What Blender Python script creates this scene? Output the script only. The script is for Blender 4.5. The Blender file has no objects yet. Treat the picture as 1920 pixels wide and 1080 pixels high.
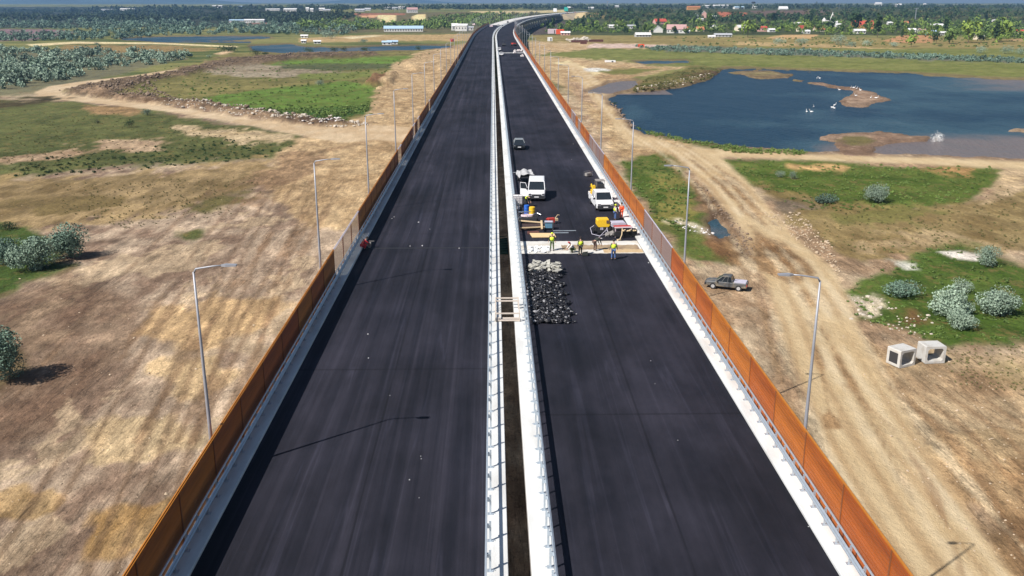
import bpy, bmesh, math, random
import numpy as np
from mathutils import Vector, Matrix
R = math.radians
scene = bpy.context.scene
C = scene.collection
random.seed(7)

# ------------------------------------------------------------------ camera
HC = 22.3                 # camera above the carriageway (z = 0)
GZ = -13.2                # flood plain below the viaduct
FPX = 1743.0
PITCH = math.atan(537 / FPX)
YAW = math.atan(36 * math.cos(PITCH) / FPX)
cam_d = bpy.data.cameras.new("camera")
cam = bpy.data.objects.new("camera", cam_d); C.objects.link(cam)
cam.location = (0, 0, HC)
cam.rotation_euler = (R(90) - PITCH, 0, -YAW)
cam_d.sensor_width = 36; cam_d.lens = FPX / 1920 * 36
cam_d.clip_start = 0.5; cam_d.clip_end = 60000
scene.camera = cam

# ------------------------------------------------------------------ light
SUN_EL = R(46.0)
sx, sy = -math.cos(R(38)), -math.sin(R(38))           # horizontal direction towards the sun
world = bpy.data.worlds.new("World"); scene.world = world; world.use_nodes = True
wn = world.node_tree
sky = wn.nodes.new("ShaderNodeTexSky"); sky.sky_type = 'NISHITA'; sky.sun_disc = False
sky.sun_elevation = SUN_EL; sky.sun_rotation = math.atan2(sx, sy)
sky.air_density = 1.0; sky.dust_density = 0.6; sky.ozone_density = 2.0
bg = wn.nodes["Background"]; bg.inputs[1].default_value = 0.058
wn.links.new(sky.outputs[0], bg.inputs[0])
sl = bpy.data.lights.new("sun", 'SUN'); sl.energy = 5.0; sl.angle = R(0.5); sl.color = (1, 0.95, 0.90)
so = bpy.data.objects.new("sun", sl); C.objects.link(so)
d = Vector((sx * math.cos(SUN_EL), sy * math.cos(SUN_EL), math.sin(SUN_EL)))
so.rotation_euler = d.to_track_quat('Z', 'Y').to_euler()
vs = scene.view_settings
vs.view_transform = 'Standard'; vs.look = 'None'; vs.gamma = 1; vs.exposure = 0.38; vs.use_curve_mapping = False
scene.render.engine = 'CYCLES'
scene.cycles.volume_bounces = 0
scene.cycles.max_bounces = 6; scene.cycles.transparent_max_bounces = 6

# ------------------------------------------------------------------ pixel <-> world
_rot = cam.rotation_euler.to_matrix()
def ray(px, py):
    return _rot @ Vector(((px - 960) / FPX, (540 - py) / FPX, -1))
def at(px, py, z=0.0):
    r = ray(px, py); t = (z - HC) / r.z
    return Vector((r.x * t, r.y * t, z))
_RI = np.array(_rot.transposed())
def project(X, Y, Z):
    p = np.stack([X, Y, Z - HC], -1) @ _RI.T
    dz = np.maximum(-p[..., 2], 1e-3)
    return 960 + FPX * p[..., 0] / dz, 540 - FPX * p[..., 1] / dz

# ------------------------------------------------------------------ noise
def _h(ix, iy, s):
    n = (ix.astype(np.int64) * 374761393 + iy.astype(np.int64) * 668265263 + s * 974711) & 0xffffffff
    n = ((n ^ (n >> 13)) * 1274126177) & 0xffffffff
    n = (n ^ (n >> 16)) & 0xffffffff
    return n / 4294967295.0
def vn(x, y, s=0):
    x = np.asarray(x, float); y = np.asarray(y, float)
    ix = np.floor(x); iy = np.floor(y); fx = x - ix; fy = y - iy
    fx = fx * fx * (3 - 2 * fx); fy = fy * fy * (3 - 2 * fy)
    a = _h(ix, iy, s); b = _h(ix + 1, iy, s); c = _h(ix, iy + 1, s); e = _h(ix + 1, iy + 1, s)
    return (a + (b - a) * fx) * (1 - fy) + (c + (e - c) * fx) * fy
def fbm(x, y, o=4, s=0):
    v = 0; a = .5; t = 0
    for i in range(o):
        v = v + a * vn(x, y, s + i * 17); t += a; a *= .55; x = x * 2.03 + 5.1; y = y * 2.03 - 3.7
    return v / t
def sstep(x): x = np.clip(x, 0, 1); return x * x * (3 - 2 * x)

# ------------------------------------------------------------------ terrain height
_ax = [-2500, -800, 0, 300, 560, 640, 900, 1070, 1150, 1300, 1450, 1920, 3000, 5000]
_db = [5000, 4600, 4200, 2700, 1900, 1560, 1600, 1640, 1560, 1550, 1650, 1750, 1900, 2000]
def elev(X, Y):
    X = np.asarray(X, float); Y = np.asarray(Y, float)
    az = 924 + X / np.maximum(Y, 50) * 1824
    db = np.interp(az, _ax, _db) + 90 * (fbm(az / 90, az * 0, 3, 5) - .5)
    e = 13.0 * sstep((Y - db) / 380) + 3.5 * sstep((Y - db - 500) / 1200)
    return e * sstep((Y - 900) / 300)
def gz(X, Y): return GZ + float(elev(X, Y))
def gat(px, py):
    """point of the terrain seen at a photo pixel"""
    r = ray(px, py); t = 20.0
    f = lambda t: HC + r.z * t - (GZ + float(elev(r.x * t, r.y * t)))
    st = 10.0
    while f(t) > 0 and t < 9000: t += st; st = max(10, t * .01)
    a, b = t - st, t
    for _ in range(20):
        m = (a + b) / 2
        if f(m) > 0: a = m
        else: b = m
    return Vector((r.x * b, r.y * b, gz(r.x * b, r.y * b)))

# ------------------------------------------------------------------ tags / objects
def tag(o, label=None, cat=None, group=None, kind=None):
    if label: o['label'] = label
    if cat: o['category'] = cat
    if group: o['group'] = group
    if kind: o['kind'] = kind
    return o
def empty(name, loc, rz=0, label=None, cat=None, group=None, kind=None):
    o = bpy.data.objects.new(name, None); C.objects.link(o)
    o.location = loc; o.rotation_euler = (0, 0, rz); o.empty_display_size = .3
    return tag(o, label, cat, group, kind)
def put(name, me, parent=None, loc=None, rot=None, scale=None):
    o = bpy.data.objects.new(name, me); C.objects.link(o)
    if parent: o.parent = parent
    if loc is not None: o.location = loc
    if rot is not None: o.rotation_euler = rot
    if scale is not None: o.scale = scale
    return o
def copy_tree(o, parent=None):
    c = o.copy(); C.objects.link(c); c.parent = parent
    for ch in list(o.children): copy_tree(ch, c)
    return c

class MB:
    """collects shapes and links them as one mesh"""
    def __init__(s): s.v = []; s.f = []; s.m = []
    def add(s, vs_, fs, mi=0):
        b = len(s.v); s.v += [tuple(v) for v in vs_]
        s.f += [tuple(b + i for i in f) for f in fs]; s.m += [mi] * len(fs)
        return s
    def box(s, c, sz, rz=0, mi=0, M=None):
        x, y, z = [k / 2 for k in sz]; c = Vector(c)
        Rz = Matrix.Rotation(rz, 3, 'Z') if M is None else M
        vs_ = [c + Rz @ Vector((a * x, b * y, d_ * z)) for a in (-1, 1) for b in (-1, 1) for d_ in (-1, 1)]
        return s.add(vs_, [(0, 1, 3, 2), (4, 6, 7, 5), (0, 4, 5, 1), (2, 3, 7, 6), (0, 2, 6, 4), (1, 5, 7, 3)], mi)
    def tube(s, pts, rad, n=8, mi=0, caps=True):
        pts = [Vector(p) for p in pts]
        if not isinstance(rad, (list, tuple)): rad = [rad] * len(pts)
        rings = []
        for i, p in enumerate(pts):
            a = pts[max(i - 1, 0)]; b = pts[min(i + 1, len(pts) - 1)]
            t = (b - a).normalized(); u = t.cross(Vector((0, 0, 1)))
            if u.length < .01: u = t.cross(Vector((0, 1, 0)))
            u.normalize(); w = t.cross(u)
            rings.append([p + rad[i] * (math.cos(2 * math.pi * k / n) * u + math.sin(2 * math.pi * k / n) * w) for k in range(n)])
        vs_ = [v for r_ in rings for v in r_]; fs = []
        for i in range(len(pts) - 1):
            for k in range(n):
                fs.append((i * n + k, i * n + (k + 1) % n, (i + 1) * n + (k + 1) % n, (i + 1) * n + k))
        if caps:
            fs.append(tuple(range(n - 1, -1, -1))); fs.append(tuple((len(pts) - 1) * n + k for k in range(n)))
        return s.add(vs_, fs, mi)
    def loft(s, rings, mi=0, caps=True):
        n = len(rings[0]); vs_ = [v for r_ in rings for v in r_]; fs = []
        for i in range(len(rings) - 1):
            for k in range(n):
                fs.append((i * n + k, i * n + (k + 1) % n, (i + 1) * n + (k + 1) % n, (i + 1) * n + k))
        if caps:
            fs.append(tuple(range(n - 1, -1, -1))); fs.append(tuple((len(rings) - 1) * n + k for k in range(n)))
        return s.add(vs_, fs, mi)
    def rock(s, c, r, rnd, mi=0, flat=.7):
        bm = bmesh.new(); bmesh.ops.create_icosphere(bm, subdivisions=1, radius=1)
        M = Matrix.Rotation(rnd.random() * 6.3, 3, (rnd.random() - .5, rnd.random() - .5, rnd.random() + .01))
        k = [rnd.uniform(.7, 1.25) for _ in range(3)]
        vs_ = []
        for v in bm.verts:
            q = M @ (v.co * rnd.uniform(.75, 1.15))
            vs_.append(Vector(c) + Vector((q.x * k[0], q.y * k[1], q.z * k[2] * flat)) * r)
        fs = [tuple(v.index for v in f.verts) for f in bm.faces]; bm.free()
        return s.add(vs_, fs, mi)
    def mesh(s, name, mats, smooth=False):
        me = bpy.data.meshes.new(name); me.from_pydata([tuple(v) for v in s.v], [], s.f)
        if not isinstance(mats, (list, tuple)): mats = [mats]
        for m in mats: me.materials.append(m)
        me.polygons.foreach_set('material_index', s.m)
        if smooth: me.polygons.foreach_set('use_smooth', [True] * len(s.f))
        me.update(); return me
    def build(s, name, mats, parent=None, smooth=False, loc=None, rot=None):
        return put(name, s.mesh(name, mats, smooth), parent, loc, rot)

def npmesh(name, V, F, mat, smooth=False):
    me = bpy.data.meshes.new(name)
    V = np.asarray(V, np.float32); F = np.asarray(F, np.int32)
    me.vertices.add(len(V)); me.vertices.foreach_set('co', V.ravel())
    k = F.shape[1]
    me.loops.add(F.size); me.loops.foreach_set('vertex_index', F.ravel())
    me.polygons.add(len(F)); me.polygons.foreach_set('loop_start', np.arange(0, F.size, k, dtype=np.int32))
    me.polygons.foreach_set('loop_total', np.full(len(F), k, np.int32))
    if smooth: me.polygons.foreach_set('use_smooth', np.ones(len(F), bool))
    me.materials.append(mat); me.update(calc_edges=True); me.validate()
    return me

# ------------------------------------------------------------------ materials
def lin(r, g, b, k=1.0):
    f = lambda c: (c / 255 / 12.92 if c <= 10 else ((c / 255 + .055) / 1.055) ** 2.4)
    return (f(r) * k, f(g) * k, f(b) * k, 1)
def mat(name, col, rough=.6, metal=0, var=.12, scale=3.0, bump=0.0, bscale=20, spec=None, rnd=0.0, trans=0, stretch=None, dirt=None):
    m = bpy.data.materials.new(name); m.use_nodes = True; nt = m.node_tree; N = nt.nodes; L = nt.links
    p = N["Principled BSDF"]; p.inputs['Roughness'].default_value = rough; p.inputs['Metallic'].default_value = metal
    if spec is not None: p.inputs['Specular IOR Level'].default_value = spec
    tc = N.new("ShaderNodeTexCoord"); mp = N.new("ShaderNodeMapping"); L.new(tc.outputs['Object'], mp.inputs[0])
    if stretch: mp.inputs['Scale'].default_value = stretch
    nz = N.new("ShaderNodeTexNoise"); nz.inputs['Scale'].default_value = scale; nz.inputs['Detail'].default_value = 5
    L.new(mp.outputs[0], nz.inputs[0])
    mx = N.new("ShaderNodeMix"); mx.data_type = 'RGBA'; L.new(nz.outputs[0], mx.inputs[0])
    c = list(col)[:3]
    mx.inputs[6].default_value = [x * (1 - var * 1.6) for x in c] + [1]
    mx.inputs[7].default_value = [min(1, x * (1 + var * 1.6)) for x in c] + [1]
    out = mx.outputs[2]
    if dirt:
        n2 = N.new("ShaderNodeTexNoise"); n2.inputs['Scale'].default_value = scale * .6; n2.inputs['Detail'].default_value = 7
        L.new(mp.outputs[0], n2.inputs[0])
        rp = N.new("ShaderNodeMapRange"); rp.inputs[1].default_value = .48; rp.inputs[2].default_value = .72
        L.new(n2.outputs[0], rp.inputs[0])
        m2 = N.new("ShaderNodeMix"); m2.data_type = 'RGBA'; L.new(rp.outputs[0], m2.inputs[0])
        L.new(out, m2.inputs[6]); m2.inputs[7].default_value = dirt; out = m2.outputs[2]
    if rnd:
        oi = N.new("ShaderNodeObjectInfo"); hs = N.new("ShaderNodeHueSaturation")
        r1 = N.new("ShaderNodeMapRange"); L.new(oi.outputs['Random'], r1.inputs[0])
        r1.inputs[3].default_value = 1 - rnd; r1.inputs[4].default_value = 1 + rnd
        r2 = N.new("ShaderNodeMapRange"); L.new(oi.outputs['Random'], r2.inputs[0])
        r2.inputs[3].default_value = .5 - rnd * .06; r2.inputs[4].default_value = .5 + rnd * .08
        L.new(r1.outputs[0], hs.inputs['Value']); L.new(r2.outputs[0], hs.inputs['Hue']); L.new(out, hs.inputs['Color']); out = hs.outputs[0]
    L.new(out, p.inputs['Base Color'])
    if bump:
        b = N.new("ShaderNodeBump"); b.inputs['Strength'].default_value = bump; b.inputs['Distance'].default_value = .05
        n3 = N.new("ShaderNodeTexNoise"); n3.inputs['Scale'].default_value = bscale; n3.inputs['Detail'].default_value = 4
        L.new(mp.outputs[0], n3.inputs[0]); L.new(n3.outputs[0], b.inputs['Height']); L.new(b.outputs[0], p.inputs['Normal'])
    if trans:
        p.inputs['Transmission Weight'].default_value = trans
    return m
M_ = {}
M_['concrete'] = mat('pale_concrete', (.66, .67, .65), .8, var=.12, scale=1.3, bump=.2, bscale=14, stretch=(1, .25, 1), dirt=(.5, .49, .46, 1))
M_['concrete2'] = mat('grey_concrete', (.42, .41, .39), .85, var=.15, scale=.5, bump=.2, bscale=8)
M_['galv'] = mat('galvanised_steel', (.52, .58, .63), .42, .55, var=.12, scale=6)
M_['lampgalv'] = mat('lamp_steel', (.34, .35, .38), .5, .3, var=.08, scale=3)
M_['corten'] = mat('orange_rust_steel', (.44, .118, .013), .55, 0, var=.38, scale=.7, bump=.15, bscale=30, stretch=(1, .3, 4), rnd=.12, dirt=(.24, .06, .012, 1))
M_['greyslat'] = mat('grey_lilac_panel', (.23, .155, .135), .5, 0, var=.2, scale=2, stretch=(1, .3, 4), rnd=.15)
M_['darksteel'] = mat('dark_rust_post', (.22, .075, .025), .6, 0, var=.2, scale=3)
M_['fencerail'] = mat('ochre_top_rail', (.46, .17, .02), .5, 0, var=.15, scale=2)
M_['white'] = mat('white_paint', (.8, .8, .8), .3, var=.03, scale=3)
M_['black'] = mat('black_rubber', (.018, .018, .02), .7, var=.2, scale=8)
M_['darkplastic'] = mat('dark_plastic', (.035, .037, .042), .5, var=.15, scale=8)
M_['glass'] = mat('dark_glass', (.02, .026, .032), .08, var=.1, scale=2)
M_['chrome'] = mat('bright_metal', (.6, .6, .62), .25, .9, var=.05, scale=5)
M_['wood'] = mat('raw_timber', (.62, .47, .28), .8, var=.15, scale=5, stretch=(1, 1, 6))
M_['ply'] = mat('pale_plywood', (.72, .52, .27), .75, var=.08, scale=4)
M_['brownply'] = mat('dark_formwork_board', (.055, .032, .026), .7, var=.25, scale=4)
M_['redbrown'] = mat('red_brown_board', (.12, .045, .035), .7, var=.25, scale=4)
M_['yellow'] = mat('yellow_paint', (.80, .50, .02), .45, var=.12, scale=5)
M_['blue'] = mat('blue_plastic', (.02, .12, .5), .4, var=.1, scale=6)
M_['bluegrey'] = mat('blue_grey_paint', (.10, .22, .32), .45, var=.2, scale=6)
M_['red'] = mat('red_paint', (.50, .05, .035), .5, var=.2, scale=6)
M_['tarp'] = mat('grey_tarpaulin', (.42, .42, .42), .7, var=.2, scale=2, bump=.4, bscale=5)
M_['lilac'] = mat('pale_lilac_sheet', (.50, .48, .56), .6, var=.15, scale=3)
M_['pinkhose'] = mat('pale_pink_hose', (.68, .55, .58), .6, var=.1, scale=4)
M_['skin'] = mat('skin', (.45, .26, .18), .55, var=.08, scale=10)
M_['hair'] = mat('dark_hair', (.02, .015, .012), .8, var=.2, scale=30)
M_['vest'] = mat('yellow_safety_vest', (.72, .90, .05), .7, var=.06, scale=8)
M_['jeans'] = mat('blue_jeans', (.07, .13, .30), .85, var=.2, scale=10)
M_['darkcloth'] = mat('dark_cloth', (.03, .035, .03), .9, var=.25, scale=12)
M_['camo'] = mat('green_work_cloth', (.10, .14, .06), .9, var=.5, scale=12)
M_['redcloth'] = mat('red_cloth', (.50, .03, .04), .85, var=.15, scale=9)
M_['orangecloth'] = mat('orange_red_work_suit', (.80, .10, .03), .8, var=.1, scale=9)
M_['whitecloth'] = mat('white_cloth', (.72, .68, .66), .85, var=.08, scale=9)
M_['browncloth'] = mat('brown_cloth', (.12, .075, .06), .9, var=.2, scale=9)
M_['greycloth'] = mat('grey_cloth', (.28, .26, .24), .9, var=.2, scale=9)
M_['bark'] = mat('bark', (.12, .09, .06), .9, var=.25, scale=4, bump=.3)
M_['bird'] = mat('white_feathers', (.8, .8, .78), .8, var=.03, scale=8)
M_['beak'] = mat('orange_beak', (.6, .3, .05), .6)

# ------------------------------------------------------------------ the viaduct alignment
RC, S0 = 6430.0, 600.0
def cv(s, x, z=0):
    if s <= S0: return Vector((x, s, z))
    t = (s - S0) / RC
    return Vector((RC * (1 - math.cos(t)) + x * math.cos(t), S0 + RC * math.sin(t) - x * math.sin(t), z))
def cvang(s): return 0 if s <= S0 else -(s - S0) / RC
def stations(a, b, st=25, st0=30):
    L_ = []; s = a
    while s < b - .01: L_.append(s); s += (st0 if s < S0 else st)
    return L_ + [b]
def sweep(mb, prof, a, b, mi=0, st=25, closed=True):
    S = stations(a, b, st)
    n = len(prof); vs_ = [cv(s, x, z) for s in S for (x, z) in prof]; fs = []
    for i in range(len(S) - 1):
        for k in range(n if closed else n - 1):
            fs.append((i * n + k, i * n + (k + 1) % n, (i + 1) * n + (k + 1) % n, (i + 1) * n + k))
    if closed: fs += [tuple(range(n - 1, -1, -1)), tuple((len(S) - 1) * n + k for k in range(n))]
    return mb.add(vs_, fs, mi)
def rectp(x0, x1, z0, z1): return [(x0, z0), (x1, z0), (x1, z1), (x0, z1)]
# ------------------------------------------------------------------ GROUND SHEET
def poly_d(px, py, poly):
    """signed distance (photo pixels, y stretched) to a polygon, + inside"""
    ins = np.zeros(px.shape, bool); dm = np.full(px.shape, 1e9)
    n = len(poly)
    for i in range(n):
        x1, y1 = poly[i]; x2, y2 = poly[(i + 1) % n]
        c = ((y1 > py) != (y2 > py))
        with np.errstate(divide='ignore', invalid='ignore'):
            xi = (x2 - x1) * (py - y1) / ((y2 - y1) if y2 != y1 else 1e-9) + x1
        ins ^= (c & (px < xi))
        dx, dy = x2 - x1, (y2 - y1) * 2
        t = np.clip(((px - x1) * dx + (py - y1) * 2 * dy) / (dx * dx + dy * dy + 1e-9), 0, 1)
        dm = np.minimum(dm, (px - x1 - t * dx) ** 2 + ((py - y1) * 2 - t * dy) ** 2)
    return np.sqrt(dm) * np.where(ins, 1, -1)

ypx = np.concatenate([np.arange(1240, 560, -3.2), np.arange(560, 200, -2.2), np.arange(200, 100, -1.2), np.arange(100, 30, -.55), np.arange(30, 13.2, -.3)])
Yr = 1907 * 35.5 / (ypx - 3) - 10.9
Yr = np.concatenate([[-1500, -400, -150, -60, -20, 10, 25], Yr[Yr > 33], [6800, 8200, 10500, 14000]])
NU = 620
u = np.linspace(-1, 1, NU); u = np.sign(u) * (np.abs(u) * .75 + .25 * np.abs(u) ** 3)
GYY, UU = np.meshgrid(Yr, u, indexing='ij')
GXX = UU * (np.maximum(GYY, 30) * .92 + 40) + np.sign(UU) * np.abs(UU) ** 6 * 1500 * (GYY < 33)
GXX = GXX + .02 * GYY
E = elev(GXX, GYY)
PXg, PYg = project(GXX, GYY, GZ + E)
bad = GYY < 26
PXg = np.where(bad, -9000, PXg); PYg = np.where(bad, 3000, PYg)
n1 = fbm(GXX / 7, GYY / 9, 4, 1); n2 = fbm(GXX / 30, GYY / 40, 4, 2)
n3 = fbm(GXX / 1.6, GYY / 7, 3, 3)          # drawn out along the works
n4 = fbm(GXX / 90, GYY / 60, 4, 9)
nS = fbm(GXX / 60, GYY / 16, 4, 12)
GK = .76
def cl(c): return np.array(lin(*c, GK)[:3])
def mixc(a, b, t): return a + (b - a) * t[..., None]
far = sstep((GYY - 330) / 150)
side = sstep((GXX + 3) / 6)
A = mixc(cl((146, 121, 100)), cl((208, 184, 156)), sstep((n1 * .5 + n3 * .3 + n2 * .3 - .42) / .24))
B = mixc(cl((178, 148, 116)), cl((220, 196, 162)), sstep((n1 * .5 + n3 * .3 + n2 * .3 - .40) / .26))
COL = mixc(A, B, side)
FAR = mixc(cl((84, 100, 52)), cl((150, 146, 88)), sstep((nS * .6 + n4 * .5 - .33) / .4))
PT = sstep((fbm(GXX / 5.5, GYY / 8, 5, 91) - .54) / .035) * (1 - side) * (1 - far)
COL = mixc(COL, cl((222, 196, 158)), PT * .55)
COL = mixc(COL, FAR, far)
CALM = np.zeros(GXX.shape)
GR = np.zeros(GXX.shape) + far * .5                # grassiness
BUMP = np.zeros(GXX.shape) + .12 * (1 - far)
def lay(poly, c1, c2=None, soft=14, k=1.0, op=1.0, grass=0.0, h=0.0, rough=None, flat=False, calm=0.0):
    global COL, GR, E, BUMP, CALM
    poly = [(x, y) for x, y in poly]
    xs = [p[0] for p in poly]; ys = [p[1] for p in poly]
    m = (PXg > min(xs) - 60) & (PXg < max(xs) + 60) & (PYg > min(ys) - 40) & (PYg < max(ys) + 40)
    if not m.any(): return
    px = PXg[m]; py = PYg[m]
    q = np.clip((py - 3) / 250, .05, 2)
    d_ = poly_d(px, py, poly)
    nn = n1[m] * .55 + n2[m] * .25 + n3[m] * .2
    a = sstep(d_ / (soft * q + .8) + .5 + ((k + .25) if k > .4 else k * .5) * 4.2 * (nn - .5)) * op
    t = sstep((n1[m] * .4 + n3[m] * .3 + nS[m] * .3 - .34) / .3)
    if grass >= .8: c1 = (min(255, c1[0] * 1.12 + 6), c1[1] * .99, c1[2] + 12); c2 = (min(255, c2[0] * 1.04), c2[1] * 1.0, c2[2] + 10) if c2 else None
    if grass >= .7: soft *= 1.7; k += .15
    ca = cl(c1); cb = cl(c2 if c2 else tuple(min(255, v * 1.14) for v in c1))
    c = ca + (cb - ca) * t[:, None]
    COL[m] = COL[m] + (c - COL[m]) * a[:, None]
    GR[m] = GR[m] + (grass - GR[m]) * a
    if op > .7 or calm: CALM[m] = CALM[m] + (calm - CALM[m]) * a
    if flat: E[m] = E[m] * (1 - np.clip(a * 1.5, 0, 1) * (GYY[m] < 1300)); BUMP[m] = BUMP[m] * (1 - a)
    if h:
        e = h * a * (.35 + 1.3 * np.abs(fbm(GXX[m] / 3.2, GYY[m] / 3.2, 4, 31) - .1)); E[m] = E[m] + e
    if rough is not None: BUMP[m] = BUMP[m] + (rough - BUMP[m]) * a
exec_layers = []
# --- far left
lay([(-900, 52), (0, 55), (90, 55), (150, 60), (60, 76), (-900, 86)], (128, 104, 112), (165, 135, 135))
lay([(-900, 95), (300, 93), (350, 110), (250, 132), (120, 168), (0, 180), (-900, 210)], (92, 108, 72), (128, 130, 88), grass=.8)
lay([(50, 83), (140, 78), (300, 80), (446, 86.5), (446, 89), (300, 83), (140, 82), (60, 87)], (232, 208, 160), soft=4, k=.2)
lay([(120, 84), (300, 84), (420, 92), (300, 100), (100, 96)], (150, 128, 84), (172, 145, 95), k=1.3)
lay([(400, 101), (424, 95), (440, 97), (424, 101), (470, 108), (512, 106), (440, 114), (430, 119), (434, 114), (470, 111)], (222, 192, 150), soft=4, k=.3)
lay([(560, 72), (680, 66), (890, 63), (890, 76), (700, 78), (560, 79)], (188, 158, 104), (210, 180, 130), soft=8)
lay([(640, 70), (700, 66), (720, 67), (660, 73)], (228, 208, 165), soft=4, k=.2)
# --- inside the loop of the left track
lay([(118, 172), (240, 148), (340, 125), (430, 100), (860, 88), (750, 108), (720, 150), (700, 212), (640, 234), (560, 228), (430, 212), (300, 197)], (112, 108, 62), (150, 140, 85), grass=.5)
lay([(540, 113), (700, 107), (815, 102), (830, 110), (760, 118), (600, 126), (480, 128)], (84, 122, 38), (108, 150, 50), grass=1, soft=8, k=.5)
lay([(470, 124), (640, 118), (760, 120), (740, 129), (600, 134), (480, 134)], (62, 84, 44), (92, 104, 56), grass=1)
lay([(380, 122), (470, 118), (560, 130), (680, 136), (640, 144), (470, 145), (380, 136)], (150, 134, 108), (180, 166, 140))
lay([(380, 182), (450, 172), (560, 160), (650, 152), (712, 168), (716, 184), (690, 210), (640, 222), (560, 220), (470, 210), (400, 197)], (78, 114, 34), (104, 140, 48), grass=1, soft=8, k=.7)
lay([(500, 208), (700, 196), (690, 212), (640, 224), (560, 222)], (44, 82, 26), (62, 100, 32), grass=1, soft=8)
lay([(560, 138), (690, 134), (700, 142), (620, 150), (560, 150)], (92, 118, 48), grass=1)
lay([(110, 168), (150, 164), (300, 140), (400, 114), (540, 100), (700, 99), (720, 106), (560, 112), (430, 126), (290, 152), (200, 178), (140, 180)], (92, 76, 58), (140, 118, 92), h=1.3, rough=.8, k=1.4)
lay([(160, 172), (330, 186), (430, 200), (560, 222), (690, 234), (640, 241), (540, 234), (420, 215), (300, 199), (180, 186)], (118, 92, 66), (186, 158, 124), h=.8, rough=.9, k=1)
lay([(760, 113), (842, 114), (836, 132), (770, 136)], (128, 92, 70), (150, 115, 85), h=1.5)
lay([(700, 146), (742, 141), (730, 162), (690, 160)], (130, 100, 72), h=2.4)
# --- left meadow
lay([(-900, 205), (0, 190), (100, 188), (290, 205), (430, 233), (570, 257), (610, 266), (520, 292), (430, 300), (300, 306), (0, 336), (-900, 380)], (66, 88, 34), (104, 112, 54), grass=1, soft=16)
lay([(160, 200), (250, 196), (270, 214), (190, 216)], (150, 122, 82), (172, 140, 98), k=1.3)
lay([(-900, 345), (0, 292), (150, 277), (300, 262), (322, 268), (160, 292), (0, 314), (-900, 390)], (172, 142, 110), (202, 174, 140), k=1.5)
lay([(330, 240), (430, 246), (540, 256), (530, 266), (400, 258)], (190, 164, 122), (216, 192, 152), k=1.6)
lay([(-900, 400), (0, 336), (300, 322), (480, 300), (560, 316), (470, 360), (300, 400), (120, 430), (0, 440), (-900, 520)], (126, 106, 64), (184, 156, 108), grass=.35, k=1.4, op=.85)
lay([(350, 385), (400, 366), (470, 352), (490, 360), (420, 386), (360, 398)], (84, 94, 44), grass=.9, k=1.6)
lay([(-50, 392), (60, 366), (150, 368), (215, 378), (170, 392), (60, 398)], (96, 98, 50), grass=.9, k=1.6)
lay([(335, 442), (370, 436), (385, 442), (350, 450)], (70, 90, 36), grass=1, k=.8)
lay([(-900, 420), (0, 410), (70, 430), (140, 480), (120, 502), (60, 530), (0, 560), (-900, 700)], (48, 78, 20), (78, 104, 34), grass=1, k=1.2)
lay([(-900, 560), (0, 612), (40, 650), (50, 700), (0, 740), (-900, 900)], (50, 78, 24), (76, 98, 36), grass=1, k=1)
# --- left worked ground
lay([(-900, 600), (0, 560), (130, 510), (260, 560), (230, 680), (120, 800), (0, 860), (-900, 1300)], (118, 92, 72), (150, 122, 96), op=.7, k=1.6)
lay([(150, 800), (220, 782), (330, 800), (360, 830), (280, 862), (180, 872), (160, 850)], (216, 184, 138), (230, 204, 160), k=2, op=.9)
lay([(300, 590), (420, 560), (520, 560), (480, 620), (380, 650), (300, 640)], (206, 172, 124), k=2, op=.8)
lay([(300, 690), (400, 670), (430, 700), (340, 740)], (212, 182, 136), k=2, op=.8)
lay([(-60, 950), (50, 918), (130, 936), (110, 962), (0, 975)], (178, 138, 70), (196, 158, 92), k=2, op=.6)
lay([(140, 1010), (170, 960), (230, 942), (320, 936), (300, 990), (240, 1040), (150, 1050)], (182, 138, 66), (200, 160, 92), k=2.2, op=.65)
lay([(560, 262), (620, 236), (700, 216), (690, 190), (724, 150), (740, 116), (800, 95), (890, 78), (880, 120), (760, 300), (700, 420), (560, 420), (480, 340)], (182, 152, 112), (218, 188, 144), k=1)
lay([(480, 330), (560, 290), (600, 300), (540, 345), (470, 380)], (132, 104, 78), k=1.8, op=.7)
lay([(780, 270), (700, 262), (640, 268), (540, 250), (420, 226), (300, 208), (200, 196), (110, 187), (68, 181), (66, 172), (92, 162), (140, 154), (230, 144), (330, 130), (335, 133), (240, 148), (160, 160), (114, 170), (120, 178), (200, 186), (300, 197), (400, 212), (500, 228), (600, 238), (700, 234), (790, 240)], (206, 178, 140), (224, 200, 164), soft=5, k=.2, flat=True, calm=.85)
lay([(150, 174), (330, 187), (430, 200), (560, 221), (690, 233), (640, 238), (540, 230), (420, 211), (300, 195), (180, 184)], (96, 76, 58), (176, 148, 118), h=.6, rough=.9, k=.8)
lay([(-900, 188), (0, 193), (90, 184), (140, 184), (60, 196), (0, 203), (-900, 210)], (62, 56, 34), (90, 80, 50), k=1)
# --- right: banks of the pond and far meadows
lay([(1000, 60), (1100, 66), (1500, 70), (2800, 72), (2800, 100), (1300, 92), (1000, 84)], (118, 122, 60), (160, 152, 86), grass=.8)
lay([(1020, 100), (1100, 90), (1300, 87), (1920, 92), (2800, 98), (2800, 160), (1920, 142), (1700, 135), (1560, 132), (1400, 126), (1250, 122), (1150, 125), (1080, 113)], (88, 116, 44), (132, 140, 68), grass=1)
lay([(1400, 120), (1560, 116), (1920, 122), (2800, 140), (2800, 158), (1920, 148), (1600, 132), (1400, 128)], (110, 120, 56), (138, 140, 78), grass=.7, k=1)
lay([(1250, 84), (1500, 93), (1700, 105), (1920, 112), (1920, 117), (1680, 110), (1480, 103), (1250, 96)], (92, 112, 84), grass=.9)
lay([(990, 78), (1060, 79), (1250, 84), (1230, 90), (1110, 91), (1040, 98), (990, 106)], (198, 164, 116), (220, 192, 150))
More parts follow.
